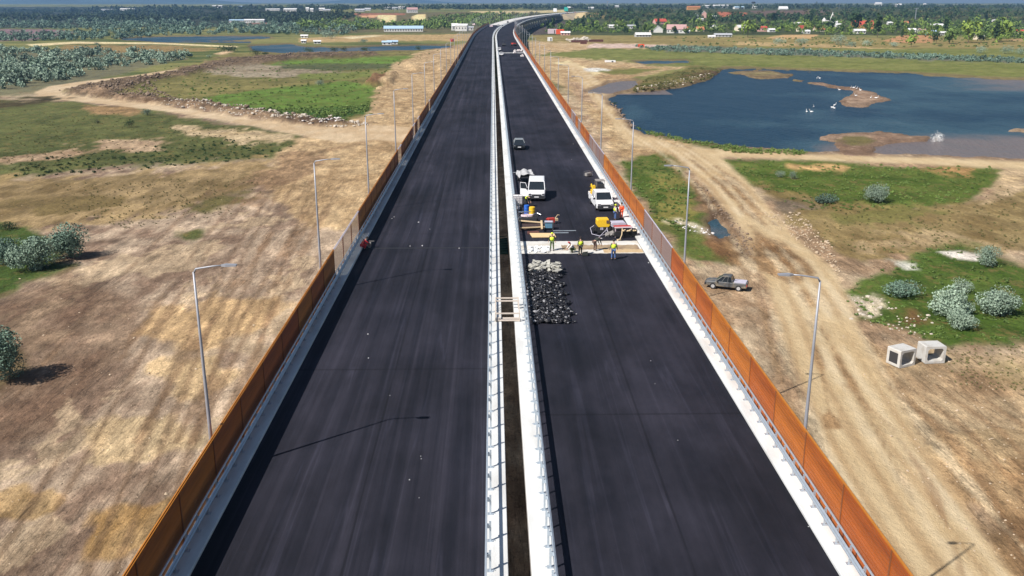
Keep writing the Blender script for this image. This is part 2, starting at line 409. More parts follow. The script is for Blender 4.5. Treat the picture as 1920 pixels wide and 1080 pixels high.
lay([(1110, 81), (1250, 84.5), (1230, 89), (1100, 90)], (214, 188, 172), soft=8)
lay([(980, 104), (1060, 108), (1160, 116), (1290, 128), (1240, 134), (1180, 150), (1140, 182), (1160, 210), (1200, 245), (1300, 268), (1280, 290), (1160, 300), (1080, 180), (1000, 130)], (186, 154, 112), (222, 194, 150), k=1)
lay([(1040, 118), (1065, 114), (1125, 138), (1112, 140)], (232, 208, 160), soft=8, k=.5)
lay([(1092, 128), (1120, 127), (1150, 131), (1130, 135), (1098, 133.5)], (236, 228, 214), soft=4, k=.3)
lay([(1130, 133), (1160, 128), (1240, 128), (1190, 140), (1150, 140)], (118, 118, 64), grass=.7)
lay([(1100, 158), (1060, 150), (1090, 190), (1130, 200)], (160, 130, 110), op=.5, k=1.5)
lay([(1180, 171), (1200, 150), (1300, 126), (1350, 130), (1335, 148), (1285, 161), (1230, 171)], (84, 92, 44), (140, 126, 78), grass=.7, h=.8, k=1.2)
lay([(1280, 146), (1330, 134), (1360, 140), (1320, 152)], (84, 70, 44), (120, 100, 66), k=1.4)
lay([(1186, 238), (1220, 246), (1290, 264), (1400, 278), (1530, 287), (1500, 293), (1380, 287), (1240, 262), (1190, 248)], (54, 82, 28), (104, 112, 50), grass=1, h=.4, soft=8)
lay([(1140, 190), (1168, 200), (1196, 238), (1180, 242), (1160, 216)], (96, 78, 54), (150, 124, 92), h=.5, k=1)
# --- right: grass islands between the tracks
lay([(1158, 306), (1200, 292), (1245, 286), (1280, 300), (1288, 335), (1330, 372), (1390, 470), (1370, 488), (1310, 492), (1276, 478), (1230, 420), (1190, 360)], (62, 98, 22), (104, 118, 48), grass=1, k=.8)
lay([(1230, 345), (1290, 340), (1320, 400), (1290, 430), (1230, 400)], (134, 126, 66), grass=.7, k=1.6, op=.8)
lay([(1296, 330), (1330, 360), (1370, 400), (1410, 480), (1380, 486), (1330, 445), (1300, 380)], (112, 86, 62), (150, 122, 92), k=1.2)
lay([(1320, 440), (1360, 440), (1400, 480), (1350, 480)], (128, 96, 64), k=1.2)
lay([(1345, 296), (1500, 300), (1700, 309), (1872, 311), (1886, 322), (1862, 352), (1810, 385), (1700, 396), (1600, 404), (1520, 410), (1480, 385), (1430, 352), (1385, 336)], (62, 98, 20), (100, 118, 42), grass=1, k=.7)
lay([(1430, 352), (1560, 372), (1700, 392), (1830, 372), (1930, 346), (2600, 380), (2600, 480), (1920, 470), (1760, 478), (1580, 500), (1510, 445), (1460, 400)], (122, 102, 60), (164, 142, 92), grass=.4, k=1.6, op=.9)
lay([(1560, 400), (1700, 390), (1780, 400), (1700, 420), (1580, 420)], (92, 108, 44), grass=.9, k=1.7, op=.8)
lay([(1480, 312), (1560, 310), (1580, 318), (1500, 320)], (196, 160, 108), k=1.3)
lay([(1690, 308), (1832, 313), (1822, 331), (1740, 322)], (176, 138, 90), k=.8)
lay([(1836, 385), (1880, 324), (1890, 312), (2600, 330), (2600, 352), (1920, 340), (1870, 380)], (204, 176, 132), (218, 190, 150), k=.8)
lay([(1440, 372), (1500, 376), (1560, 392), (1480, 404), (1448, 396)], (128, 112, 92), k=1)
lay([(1600, 440), (1800, 440), (1900, 470), (1720, 470), (1600, 480)], (176, 148, 106), (198, 172, 130), k=1.6, op=.8)
lay([(1570, 556), (1640, 512), (1740, 462), (1800, 452), (1920, 496), (2600, 600), (2600, 720), (1920, 648), (1780, 652), (1700, 628), (1600, 606)], (52, 90, 16), (88, 112, 36), grass=1, k=.9)
lay([(1576, 560), (1640, 560), (1660, 580), (1640, 606), (1590, 596)], (214, 196, 160), (230, 214, 184), k=1.6)
lay([(1690, 580), (1730, 570), (1740, 610), (1690, 620)], (116, 90, 56), k=1.2)
lay([(1650, 488), (1722, 489), (1735, 500), (1700, 512)], (238, 226, 208), k=1.4)
lay([(1758, 472), (1800, 470), (1840, 478), (1834, 490), (1790, 486)], (246, 232, 214), soft=5, k=.3)
lay([(1268, 414), (1300, 413), (1338, 434), (1330, 440), (1292, 430)], (206, 194, 168), k=1.4, op=.8)
lay([(1780, 700), (1860, 690), (2600, 700), (2600, 760), (1920, 732), (1830, 724)], (104, 98, 50), grass=.7, k=1.3, op=.8)
lay([(1690, 850), (1800, 820), (2600, 760), (2600, 1250), (1900, 1250), (1840, 960), (1760, 900)], (146, 110, 72), (196, 160, 112), k=1.9, op=.75, h=.3)
lay([(1560, 600), (1660, 640), (1800, 660), (2600, 760), (2600, 900), (1700, 860), (1620, 700)], (176, 144, 106), (214, 186, 142), k=1.6, op=.7)
# --- the sandy haul road
lay([(1700, 1200), (1560, 860), (1470, 640), (1440, 540), (1395, 440), (1330, 352), (1260, 290), (1180, 268), (1120, 196), (1084, 150), (1056, 118), (1080, 118), (1150, 178), (1200, 246), (1270, 276), (1400, 283), (1560, 289), (1920, 302), (2600, 330), (2600, 345), (1920, 318), (1700, 307), (1500, 298), (1352, 294), (1400, 340), (1450, 400), (1500, 450), (1560, 500), (1590, 560), (1640, 680), (1760, 880), (1980, 1200)], (210, 182, 138), (226, 202, 160), soft=10, k=.4, flat=True, calm=.93)
lay([(1388, 410), (1420, 420), (1500, 470), (1530, 512), (1480, 540), (1430, 516), (1400, 460)], (138, 104, 70), (180, 146, 106), k=.8)
for (x0, y0, x1, y1) in ((1500, 545, 1640, 800), (1420, 530, 1440, 600), (1640, 800, 1720, 960), (1300, 300, 1440, 430), (1340, 310, 1470, 440), (1520, 600, 1560, 800)):
    lay([(x0 - 3, y0), (x0 + 4, y0), (x1 + 8, y1), (x1 - 8, y1)], (142, 108, 72), soft=8, k=1.2, op=.8)
HAUL = [(1080, 128), (1120, 165), (1160, 215), (1210, 255), (1262, 286), (1340, 350), (1400, 430), (1455, 500), (1500, 580), (1550, 700), (1620, 830), (1720, 980), (1860, 1180)]
def ruts(path, offs, wid, c1, c2, op=.55):
    for o_, w_ in offs:
        P_ = [(x + o_ * max(.08, (y - 60) / 500), y, w_ * wid * max(.25, (y - 60) / 500)) for x, y in path]
        lay([(x - w, y) for x, y, w in P_] + [(x + w, y) for x, y, w in P_[::-1]], c1, c2, soft=5, k=.9, op=op)
ruts(HAUL, [(-70, 1), (-38, .8), (-8, 1.2), (30, .7), (62, 1), (96, .8)], 6, (160, 124, 84), (184, 150, 108))
ruts(HAUL, [(-52, 1), (12, 1), (46, .8), (84, .9)], 7, (228, 206, 166), (234, 214, 178))
ruts([(520, 340), (440, 470), (360, 620), (280, 800), (160, 1080)], [(0, 1), (26, .7), (60, .8), (-90, .7), (-60, .8), (120, .7), (-200, .6)], 5, (112, 86, 62), (140, 110, 82), .6)
ruts([(620, 330), (560, 420), (500, 520), (420, 660), (330, 830)], [(0, .8), (20, .8), (48, .6), (-50, .7)], 5, (128, 100, 72), (150, 118, 88), .6)
ruts([(700, 262), (640, 275), (560, 290), (470, 330), (380, 370)], [(0, .8), (30, .7)], 8, (150, 120, 90), (170, 140, 104), .6)
ruts([(1660, 720), (1760, 800), (1840, 900), (1900, 1010), (1960, 1160)], [(0, 1), (30, .7), (70, .8), (-60, .7), (110, .9)], 5, (134, 100, 68), (160, 124, 88), .6)
for isl in ([(1480, 146), (1545, 152), (1605, 160), (1650, 168), (1676, 184), (1650, 195), (1622, 204), (1580, 202), (1566, 186), (1596, 176), (1545, 162)], [(1518, 258), (1560, 246), (1600, 243), (1680, 245), (1750, 252), (1740, 266), (1680, 270), (1640, 276), (1640, 292), (1580, 292), (1560, 270)]):
    lay(isl, (138, 110, 88), (192, 164, 138), soft=6, k=1, calm=.3)
lay([(1590, 258), (1640, 256), (1630, 268), (1580, 270)], (90, 100, 50), grass=.9, k=1.3)
lay([(1360, 132), (1440, 129), (1490, 138), (1480, 146), (1420, 147)], (140, 126, 84), (166, 150, 110), soft=5, k=.6)
# --- slopes and plateau
lay([(560, 24), (980, 22), (1000, 60), (900, 62), (560, 62)], (96, 98, 62), (128, 116, 82), grass=.5)
lay([(1000, 10), (2800, 10), (2800, 66), (1000, 66)], (54, 70, 38), (92, 98, 58), grass=.6, soft=6)
lay([(-900, 10), (620, 14), (600, 50), (-900, 56)], (40, 52, 42), (66, 74, 60), grass=.6, soft=6)
lay([(672, 26.5), (716, 26.5), (706, 32), (690, 34), (676, 31)], (224, 172, 130), soft=4, k=.3)
lay([(707, 26), (742, 26), (742, 37), (734, 46), (728, 42), (712, 41)], (250, 216, 160), soft=4, k=.2)
lay([(771, 31), (782, 27), (796, 27), (800, 38), (776, 39)], (250, 214, 156), soft=4, k=.2)
lay([(596, 30), (606, 27), (620, 26), (640, 28), (620, 36), (604, 38)], (194, 160, 124), soft=4, k=.6)
lay([(640, 25), (760, 25), (760, 28), (640, 29)], (160, 108, 84), soft=4, k=.6)
lay([(880, 21), (1010, 20), (1060, 18), (1060, 23), (960, 26), (890, 24)], (206, 188, 138), soft=4, k=.4)
lay([(1062, 24), (1100, 22), (1096, 32), (1070, 36)], (228, 200, 150), soft=4, k=.4)
lay([(1100, 24), (1136, 24), (1136, 34), (1100, 34)], (150, 130, 84), soft=4, k=.5)
lay([(1345, 22), (1400, 24), (1392, 33), (1350, 31)], (186, 112, 80), soft=4, k=.9)
lay([(1400, 20), (1560, 19), (1560, 27), (1440, 32)], (116, 96, 82), soft=4, k=.6)
lay([(1545, 24), (1582, 25), (1582, 42), (1560, 40)], (134, 122, 84), soft=4, k=.5)
lay([(1440, 70), (1470, 65), (1535, 65), (1525, 72), (1450, 74)], (204, 168, 118), soft=4, k=.5)
lay([(1655, 77), (1690, 66), (1765, 67), (1745, 80), (1690, 80)], (196, 148, 104), soft=4, k=.6)
lay([(1880, 75), (1920, 72), (1960, 74), (1950, 80)], (180, 150, 108), soft=4, k=.6)
lay([(1380, 78), (1560, 84), (1700, 92), (1560, 90), (1380, 84)], (186, 160, 112), soft=4, k=1.2)
lay([(990, 44), (1060, 40), (1066, 60), (1000, 66)], (92, 82, 74), soft=4, k=.4)

# --- ponds: hollows in the sheet, water surfaces just below the banks
PONDS = {}
def pond(name, poly, deep=1.3, bank=9, islands=()):
    global E, COL, GR
    d_ = poly_d(PXg, PYg, poly)
    for isl in islands: d_ = np.minimum(d_, -poly_d(PXg, PYg, isl))
    q = np.clip((PYg - 3) / 250, .05, 2); w = bank * q + .8
    d_ = d_ + (n1 - .5) * w * 2.2
    a = sstep(d_ / w + .35)
    wet = sstep(d_ / w * .8 + 1.5) * (GYY > 26)
    COL = mixc(COL, cl((128, 104, 84)), wet * .62)
    E = E * (1 - a) - deep * a
    GR = GR * (1 - a)
    xs = [at(x, y, GZ) for x, y in poly]
    X0 = min(p.x for p in xs) - 4; X1 = max(p.x for p in xs) + 4; Y0 = min(p.y for p in xs) - 4; Y1 = max(p.y for p in xs) + 6
    PONDS[name] = (X0, X1, Y0, Y1)
BIG = [(1140, 183), (1166, 173), (1230, 169), (1285, 160), (1325, 149), (1347, 137), (1356, 128), (1440, 129), (1560, 133), (1700, 136), (1800, 144), (1920, 149), (2300, 156), (2300, 300), (1920, 296), (1840, 292), (1700, 287), (1560, 283), (1500, 281), (1440, 277), (1380, 272), (1320, 266), (1260, 257), (1215, 250), (1192, 240), (1176, 225), (1160, 205), (1146, 192)]
pond('big', BIG, islands=(
    [(1366, 134), (1440, 131), (1486, 139), (1478, 144), (1420, 145)],
    [(1488, 149), (1545, 155), (1602, 163), (1640, 172), (1668, 185), (1645, 191), (1622, 200), (1585, 198), (1572, 186), (1600, 176), (1600, 168), (1545, 159)],
    [(1526, 256), (1560, 250), (1600, 247), (1680, 249), (1745, 254), (1738, 261), (1680, 264), (1640, 272), (1630, 290), (1590, 290), (1570, 268), (1530, 260)],
    [(1884, 242), (1910, 239), (1960, 244), (1930, 246)]))
pond('leftfar', [(226, 71), (300, 68), (440, 67), (500, 67.5), (512, 71), (430, 75.5), (300, 77), (232, 74.5)], bank=6)
pond('leftnear', [(466, 85), (545, 82), (570, 86.5), (640, 89), (700, 86), (838, 84), (850, 88), (780, 93), (640, 96.5), (530, 99), (474, 94)], bank=6)
pond('leftside', [(250, 75), (470, 77), (470, 80), (300, 79)], bank=4, deep=.9)
pond('puddle', [(1100, 170), (1140, 154), (1195, 149), (1196, 160), (1178, 167), (1140, 174)], deep=.9, bank=7)
pond('slough', [(1186, 114), (1290, 112), (1290, 117), (1210, 119)], deep=.9, bank=5)
pond('pool', [(1325, 412), (1344, 402), (1372, 438), (1350, 444), (1336, 432)], deep=.9, bank=7)

E = E + BUMP * (fbm(GXX / 2.4, GYY / 3.5, 4, 77) - .5) * 1.4 + (fbm(GXX / 14, GYY / 22, 3, 78) - .5) * .35 * (GYY < 600)
Z = GZ + E
nr, nc = GXX.shape
V = np.stack([GXX, GYY, Z], -1).reshape(-1, 3)
idx = np.arange(nr * nc).reshape(nr, nc)
F = np.stack([idx[:-1, :-1], idx[:-1, 1:], idx[1:, 1:], idx[1:, :-1]], -1).reshape(-1, 4)

gm = bpy.data.materials.new('ground'); gm.use_nodes = True
N = gm.node_tree.nodes; L = gm.node_tree.links; p = N["Principled BSDF"]; p.inputs['Roughness'].default_value = .95
p.inputs['Specular IOR Level'].default_value = .15
at1 = N.new("ShaderNodeAttribute"); at1.attribute_name = 'cover'
at2 = N.new("ShaderNodeAttribute"); at2.attribute_name = 'grass'
geo = N.new("ShaderNodeNewGeometry")
def noise_node(scale, det=6, st=(1, 1, 1), rough=.6):
    mp = N.new("ShaderNodeMapping"); mp.inputs['Scale'].default_value = st; L.new(geo.outputs['Position'], mp.inputs[0])
    n = N.new("ShaderNodeTexNoise"); n.inputs['Scale'].default_value = scale; n.inputs['Detail'].default_value = det; n.inputs['Roughness'].default_value = rough
    L.new(mp.outputs[0], n.inputs[0]); return n.outputs[0]
def rng(o, a, b, c, d_):
    r = N.new("ShaderNodeMapRange"); L.new(o, r.inputs[0])
    for i, v_ in enumerate((a, b, c, d_)): r.inputs[i + 1].default_value = v_
    return r.outputs[0]
def mth(op, a, b):
    m = N.new("ShaderNodeMath"); m.operation = op
    for i, q in enumerate((a, b)):
        if isinstance(q, (int, float)): m.inputs[i].default_value = q
        else: L.new(q, m.inputs[i])
    return m.outputs[0]
fa = rng(noise_node(.75, 10, (1, .28, 1), .72), .34, .66, .70, 1.22)          # scraped soil, drawn out
fb = rng(noise_node(.22, 11, (1, .6, 1), .74), .34, .66, .66, 1.30)
fc = rng(noise_node(5, 5), .3, .7, .82, 1.18)
fd = rng(noise_node(.42, 12, (1, .5, 1), .78), .50, .57, .86, 1.16)
fe = rng(noise_node(1.9, 8, (1, .35, 1), .75), .58, .66, 1.0, .72)
at3 = N.new('ShaderNodeAttribute'); at3.attribute_name = 'calm'
f0 = mth('MULTIPLY', mth('MULTIPLY', mth('MULTIPLY', fa, fb), fc), mth('MULTIPLY', fd, fe))
cm = N.new('ShaderNodeMix'); L.new(at3.outputs['Fac'], cm.inputs[0]); L.new(f0, cm.inputs[2]); cm.inputs[3].default_value = 1.0
f1 = cm.outputs[0]
# thin wheel and bucket marks, drawn out along the works; small clods
def ridge(scale, st, w, lo):
    n_ = noise_node(scale, 3, st, .5); a_ = mth('ABSOLUTE', mth('SUBTRACT', n_, .5), 0); return rng(a_, 0, w, lo, 1)
msk = rng(noise_node(.09, 5, (1, .8, 1)), .42, .56, 0, 1)
r1 = ridge(1.0, (1.5, .05, 1), .022, .62); r2 = ridge(1.3, (1.1, .09, 1), .018, .70)
rm = N.new('ShaderNodeMix'); L.new(msk, rm.inputs[0]); rm.inputs[2].default_value = 1; L.new(mth('MULTIPLY', r1, r2), rm.inputs[3])
clod = rng(noise_node(2.6, 6, (1, .6, 1), .72), .56, .62, 1, .62); pale = rng(noise_node(1.7, 8, (1, .5, 1), .78), .56, .60, 1, 1.30)
f1 = mth('MULTIPLY', mth('MULTIPLY', f0, rm.outputs[0]), mth('MULTIPLY', clod, pale))
L.new(f1, cm.inputs[2]); cq = N.new('ShaderNodeMath'); cq.operation = 'MULTIPLY'; L.new(at3.outputs['Fac'], cq.inputs[0]); cq.inputs[1].default_value = .86; L.new(cq.outputs[0], cm.inputs[0]); f1 = cm.outputs[0]
ga = rng(noise_node(1.9, 10, (1, .8, 1), .8), .36, .64, .50, 1.45)
gb = rng(noise_node(.16, 6), .3, .7, .75, 1.25)
f2 = mth('MULTIPLY', ga, gb)
fm = N.new("ShaderNodeMix"); L.new(at2.outputs['Fac'], fm.inputs[0]); L.new(f1, fm.inputs[2]); L.new(f2, fm.inputs[3])
vm = N.new("ShaderNodeVectorMath"); vm.operation = 'SCALE'; L.new(at1.outputs['Color'], vm.inputs[0]); L.new(fm.outputs[0], vm.inputs['Scale'])
# dry straw flecks in the grass, weeds in the soil
wd = rng(noise_node(.5, 11, (1, .7, 1), .78), .52, .62, 0, .72)
mx = N.new("ShaderNodeMix"); mx.data_type = 'RGBA'; L.new(mth('MULTIPLY', wd, at2.outputs['Fac']), mx.inputs[0]); L.new(vm.outputs[0], mx.inputs[6])
mx.inputs[7].default_value = lin(160, 140, 86, .5)
L.new(mx.outputs[2], p.inputs['Base Color'])
bp = N.new("ShaderNodeBump"); bp.inputs['Strength'].default_value = .75; bp.inputs['Distance'].default_value = .42
hh = mth('ADD', mth('MULTIPLY', noise_node(.8, 7, (1, .5, 1), .65), .8), mth('MULTIPLY', noise_node(.5, 11, (1, .7, 1), .76), 1.0))
L.new(hh, bp.inputs['Height']); L.new(bp.outputs[0], p.inputs['Normal'])
me = npmesh('ground', V, F, gm, smooth=True)
ca = me.attributes.new('cover', 'FLOAT_COLOR', 'POINT')
ca.data.foreach_set('color', np.concatenate([np.clip(COL, 0, 1), np.ones((nr, nc, 1))], -1).astype(np.float32).ravel())
ga_ = me.attributes.new('grass', 'FLOAT', 'POINT'); ga_.data.foreach_set('value', np.clip(GR, 0, 1).astype(np.float32).ravel())
tag(put('ground', me), 'flood plain of bare tan soil, grass patches and dirt tracks', kind='structure')

gc_ = me.attributes.new('calm', 'FLOAT', 'POINT'); gc_.data.foreach_set('value', np.clip(CALM, 0, 1).astype(np.float32).ravel())
# height lookup of the finished sheet
def ground_z(x, y):
    i = int(np.clip(np.searchsorted(Yr, y) - 1, 0, nr - 2)); row = GXX[i]
    j = int(np.clip(np.searchsorted(row, x) - 1, 0, nc - 2))
    return float(Z[i, j])
def gpt(px, py):
    q = gat(px, py); q.z = ground_z(q.x, q.y); return q

# --- water
wm = bpy.data.materials.new('pond_water'); wm.use_nodes = True
N = wm.node_tree.nodes; L = wm.node_tree.links; p = N["Principled BSDF"]; p.inputs['Roughness'].default_value = .3
p.inputs['IOR'].default_value = 1.33; p.inputs['Specular IOR Level'].default_value = .2
geo = N.new("ShaderNodeNewGeometry")
wa = N.new("ShaderNodeAttribute"); wa.attribute_name = 'shallow'
nz = noise_node(.022, 8, (.6, .5, 1), .68); nzz = rng(nz, .36, .64, -.34, .36)
sh = mth('ADD', wa.outputs['Fac'], nzz)
cr = N.new("ShaderNodeValToRGB"); L.new(sh, cr.inputs[0])
cr.color_ramp.elements[0].position = .12; cr.color_ramp.elements[0].color = (.002, .024, .050, 1)
cr.color_ramp.elements[1].position = .95; cr.color_ramp.elements[1].color = (.15, .12, .11, 1)
e = cr.color_ramp.elements.new(.5); e.color = (.028, .068, .092, 1)
L.new(cr.outputs[0], p.inputs['Base Color'])
bp = N.new("ShaderNodeBump"); bp.inputs['Strength'].default_value = 1; bp.inputs['Distance'].default_value = .6
L.new(mth('ADD', noise_node(1.1, 4, (1, .5, 1)), mth('MULTIPLY', noise_node(.12, 3, (1, .4, 1)), 2)), bp.inputs['Height']); L.new(bp.outputs[0], p.inputs['Normal'])
WL = {'big': -.50, 'leftfar': -.55, 'leftnear': -.53, 'leftside': -.47, 'puddle': -.43, 'slough': -.41, 'pool': -.45}
WN = {'big': 'large blue pond right of the viaduct', 'leftfar': 'long far pond left of the viaduct', 'leftnear': 'nearer blue pond on the left plain', 'leftside': 'thin strip of water beside the far pond',
      'puddle': 'shallow grey puddle left of the large pond', 'slough': 'thin dark slough in the green meadow', 'pool': 'small grey green pool beside the haul road'}
for k, (X0, X1, Y0, Y1) in PONDS.items():
    gx, gy = np.meshgrid(np.linspace(X0, X1, 90), np.linspace(Y0, Y1, 70), indexing='ij')
    ppx, ppy = project(gx, gy, gx * 0 + GZ + WL[k])
    if k == 'big':
        s_ = .04 + .8 * sstep((ppy - 236) / 44) * sstep((ppx - 1420) / 200) + .42 * sstep((ppx - 1500) / 420) + .3 * sstep((ppx - 1640) / 200) * sstep((170 - ppy) / 30)
        s_ = s_ + .5 * sstep(1 - np.hypot((ppx - 1190) / 60, (ppy - 205) / 26)) + .35 * sstep(1 - np.hypot((ppx - 1530) / 80, (ppy - 215) / 20))
    elif k == 'puddle': s_ = gx * 0 + 1.0
    elif k in ('pool', 'slough'): s_ = gx * 0 + .55
    else: s_ = gx * 0 + .42
    i2 = np.arange(gx.size).reshape(gx.shape)
    F2 = np.stack([i2[:-1, :-1], i2[1:, :-1], i2[1:, 1:], i2[:-1, 1:]], -1).reshape(-1, 4)
    m_ = npmesh('water', np.stack([gx, gy, gx * 0 + GZ + WL[k]], -1).reshape(-1, 3), F2, wm)
    a_ = m_.attributes.new('shallow', 'FLOAT', 'POINT'); a_.data.foreach_set('value', s_.astype(np.float32).ravel())
    tag(put('water', m_), WN[k], kind='structure')

# --- distant hills
def hills(pts, y0, depth, name, seed):
    xs = np.linspace(pts[0][0], pts[-1][0], 260); hp = np.interp(xs, [p_[0] for p_ in pts], [p_[1] for p_ in pts])
    rows = []
    prof = [(-1, 0), (-.6, .35), (-.3, .75), (0, 1), (.5, .8), (1.4, 0)]
    for (dy, k_) in prof:
        Y = np.full(xs.shape, y0 + dy * depth); X = (xs - 924) / 1824 * y0 * (1 + dy * depth / y0 * .6)
        top = HC + (3 - hp) / 1907 * y0
        h_ = GZ + 10 + (top - GZ - 10 + (fbm(xs / 40, xs * 0 + dy * 3, 4, seed) - .5) * 22) * k_
        if k_ == 0: h_ = np.full(xs.shape, GZ - 2.0)
        rows.append(np.stack([X, Y, h_], -1))
    V_ = np.stack(rows).reshape(-1, 3); n_ = len(xs); i3 = np.arange(len(V_)).reshape(len(prof), n_)
    F3 = np.stack([i3[:-1, :-1], i3[:-1, 1:], i3[1:, 1:], i3[1:, :-1]], -1).reshape(-1, 4)
    hm = mat('hill_woods', (.045, .075, .07), .95, var=.4, scale=.002)
    tag(put(name, npmesh(name, V_, F3, hm, smooth=True)), 'hazy blue ridge on the horizon', kind='structure')
hills([(-3000, -14), (-900, -14), (0, -12), (300, -6), (380, -1), (470, 5), (560, 11), (620, 14)], 9500, 1500, 'hills', 3)
hills([(350, 12), (520, 7), (640, 1), (760, -1), (840, 3), (900, 8), (960, 9), (1010, 7), (1100, 8), (1500, 9), (2000, 8), (4000, 6)], 12000, 1500, 'hills', 8)
# ------------------------------------------------------------------ VIADUCT
via = empty('viaduct', (0, 0, 0), 0, 'long motorway viaduct with two parallel decks curving right in the distance', 'viaduct')
for nm, (xa, xb) in (('deck', (-13.75, .5)), ('deck', (1.45, 15.3))):
    mb = MB(); xm = (xa + xb) / 2
    prof = [(xa, -.02), (xb, -.02), (xb, -.55), (xb - .35, -.6), (xm + 4.6, -1.0), (xm + 3.6, -3.0), (xm - 3.6, -3.0), (xm - 4.6, -1.0), (xa + .35, -.6), (xa, -.55)]
    sweep(mb, prof, -30, 1785)
    mb.build(nm, M_['concrete2'], via)
for xa, xb, e_ in ((-13.3, -12.43, 1000), (-.41, .5, 1010), (1.45, 2.4, 1015), (13.95, 14.82, 1780)):
    mb = MB()
    S_ = -30
    # cast in lengths with a fine joint between them
    sweep(mb, [(xa, -.019), (xb, -.019), (xb, .13), (xb - .02, .15), (xa + .02, .15), (xa, .13)], -30, e_)
    mb.build('kerb_ledge', M_['concrete'], via)
pm = MB()
for x in (-2.3, 2.3): pm.tube([(x, 0, -10.8), (x, 0, -1.1)], .75, 14)
pm.box((0, 0, -.55), (8.4, 1.9, 1.1)); pm.box((0, 0, -10.9), (9, 3.2, .8))
pme = pm.mesh('pier', M_['concrete2'])
for s in range(20, 1780, 40):
    for xm in (-6.6, 8.4):
        q = cv(s, xm, -3.02); put('pier', pme, via, q, (0, 0, cvang(s)))
mb = MB(); mb.box((0, 0, -1.8), (32, 3, 3.5)); 
mb.build('abutment', M_['concrete'], via, loc=cv(1787, .8, -.1), rot=(0, 0, cvang(1787)))
# embankment and motorway beyond the viaduct
mb = MB(); sweep(mb, [(-20, -.6), (22, -.6), (46, -13.4), (-44, -13.4)], 1788.6, 2600)
tag(mb.build('embankment', mat('embankment_earth', (.50, .40, .26), .9, var=.3, scale=.05)), 'pale earth embankment carrying the motorway beyond the viaduct', kind='structure')

def asphalt(name, seed, streak):
    m = bpy.data.materials.new(name); m.use_nodes = True; nt = m.node_tree
    global N, L, geo
    N = nt.nodes; L = nt.links; p = N["Principled BSDF"]; p.inputs['Roughness'].default_value = .78; p.inputs['Specular IOR Level'].default_value = .25
    geo = N.new("ShaderNodeNewGeometry")
    a = rng(noise_node(1.4, 6, (1, .012, 1), .65), .42, .66, 0, 1)        # rolled lanes
    b = rng(noise_node(.16, 9, (1, .4, 1), .68), .40, .64, 0, 1)          # dusty areas
    c = rng(noise_node(14, 5), .3, .7, .86, 1.14)
    e = rng(noise_node(.07, 9, (1.3, .6, 1), .66), .36, .64, .62, 1.3)
    sc_ = rng(noise_node(.9, 5, (1, .006, 1), .6), .60, .64, 0, .6)
    v = mth('ADD', mth('ADD', mth('MULTIPLY', a, streak), mth('MULTIPLY', b, .4 if seed == 1 else .62)), mth('MULTIPLY', sc_, streak))
    mx = N.new("ShaderNodeMix"); mx.data_type = 'RGBA'; L.new(v, mx.inputs[0])
    mx.inputs[6].default_value = (.0070, .0078, .0135, 1); mx.inputs[7].default_value = (.034, .032, .045, 1)
    sp = N.new('ShaderNodeSeparateXYZ'); L.new(geo.outputs['Position'], sp.inputs[0])
    xj = -6.3 if seed == 1 else 8.1                                      # joint between two paving lanes
    lane = rng(mth('ABSOLUTE', mth('SUBTRACT', sp.outputs['X'], xj), 0), .03, .09, .62, 1)
    seam = rng(mth('ABSOLUTE', mth('SUBTRACT', mth('MODULO', mth('ADD', sp.outputs['Y'], 100 + 7 * seed), 36), 18), 0), .05, .14, .62, 1)   # day joints
    tr = rng(mth('ABSOLUTE', mth('SUBTRACT', noise_node(.6, 3, (1, .018, 1), .5), .5), 0), 0, .012, 1.45, 1)     # tyre marks
    vm = N.new("ShaderNodeVectorMath"); vm.operation = 'SCALE'; L.new(mx.outputs[2], vm.inputs[0]); L.new(mth('MULTIPLY', mth('MULTIPLY', mth('MULTIPLY', c, e), tr), mth('MULTIPLY', lane, seam)), vm.inputs['Scale'])
    L.new(vm.outputs[0], p.inputs['Base Color'])
    bp = N.new("ShaderNodeBump"); bp.inputs['Strength'].default_value = .5; bp.inputs['Distance'].default_value = .02
    L.new(noise_node(30, 4), bp.inputs['Height']); L.new(bp.outputs[0], p.inputs['Normal'])
    return m
aL = asphalt('asphalt_rolled', 1, .55); aR = asphalt('asphalt_dusty', 2, .22)
mb = MB(); sweep(mb, rectp(-12.43, -.41, -.019, 0), -30, 962); tag(mb.build('road', aL), 'left carriageway of fresh black asphalt', kind='structure')
mb = MB(); sweep(mb, rectp(2.4, 13.95, -.019, 0), -30, 2600); tag(mb.build('road', aR), 'right carriageway of fresh black asphalt', kind='structure')
mb = MB(); sweep(mb, rectp(-13, 0, -.5, -.02), 1789, 2600); tag(mb.build('road', M_['concrete']), 'unpaved pale left carriageway beyond the viaduct', kind='structure')
mb = MB(); sweep(mb, rectp(-12.2, -.6, -.018, .05), 964, 1784)
tag(mb.build('road', mat('bare_deck_concrete', (.62, .60, .56), .85, var=.12, scale=.08)), 'bare pale concrete deck waiting for asphalt on the left carriageway', kind='structure')

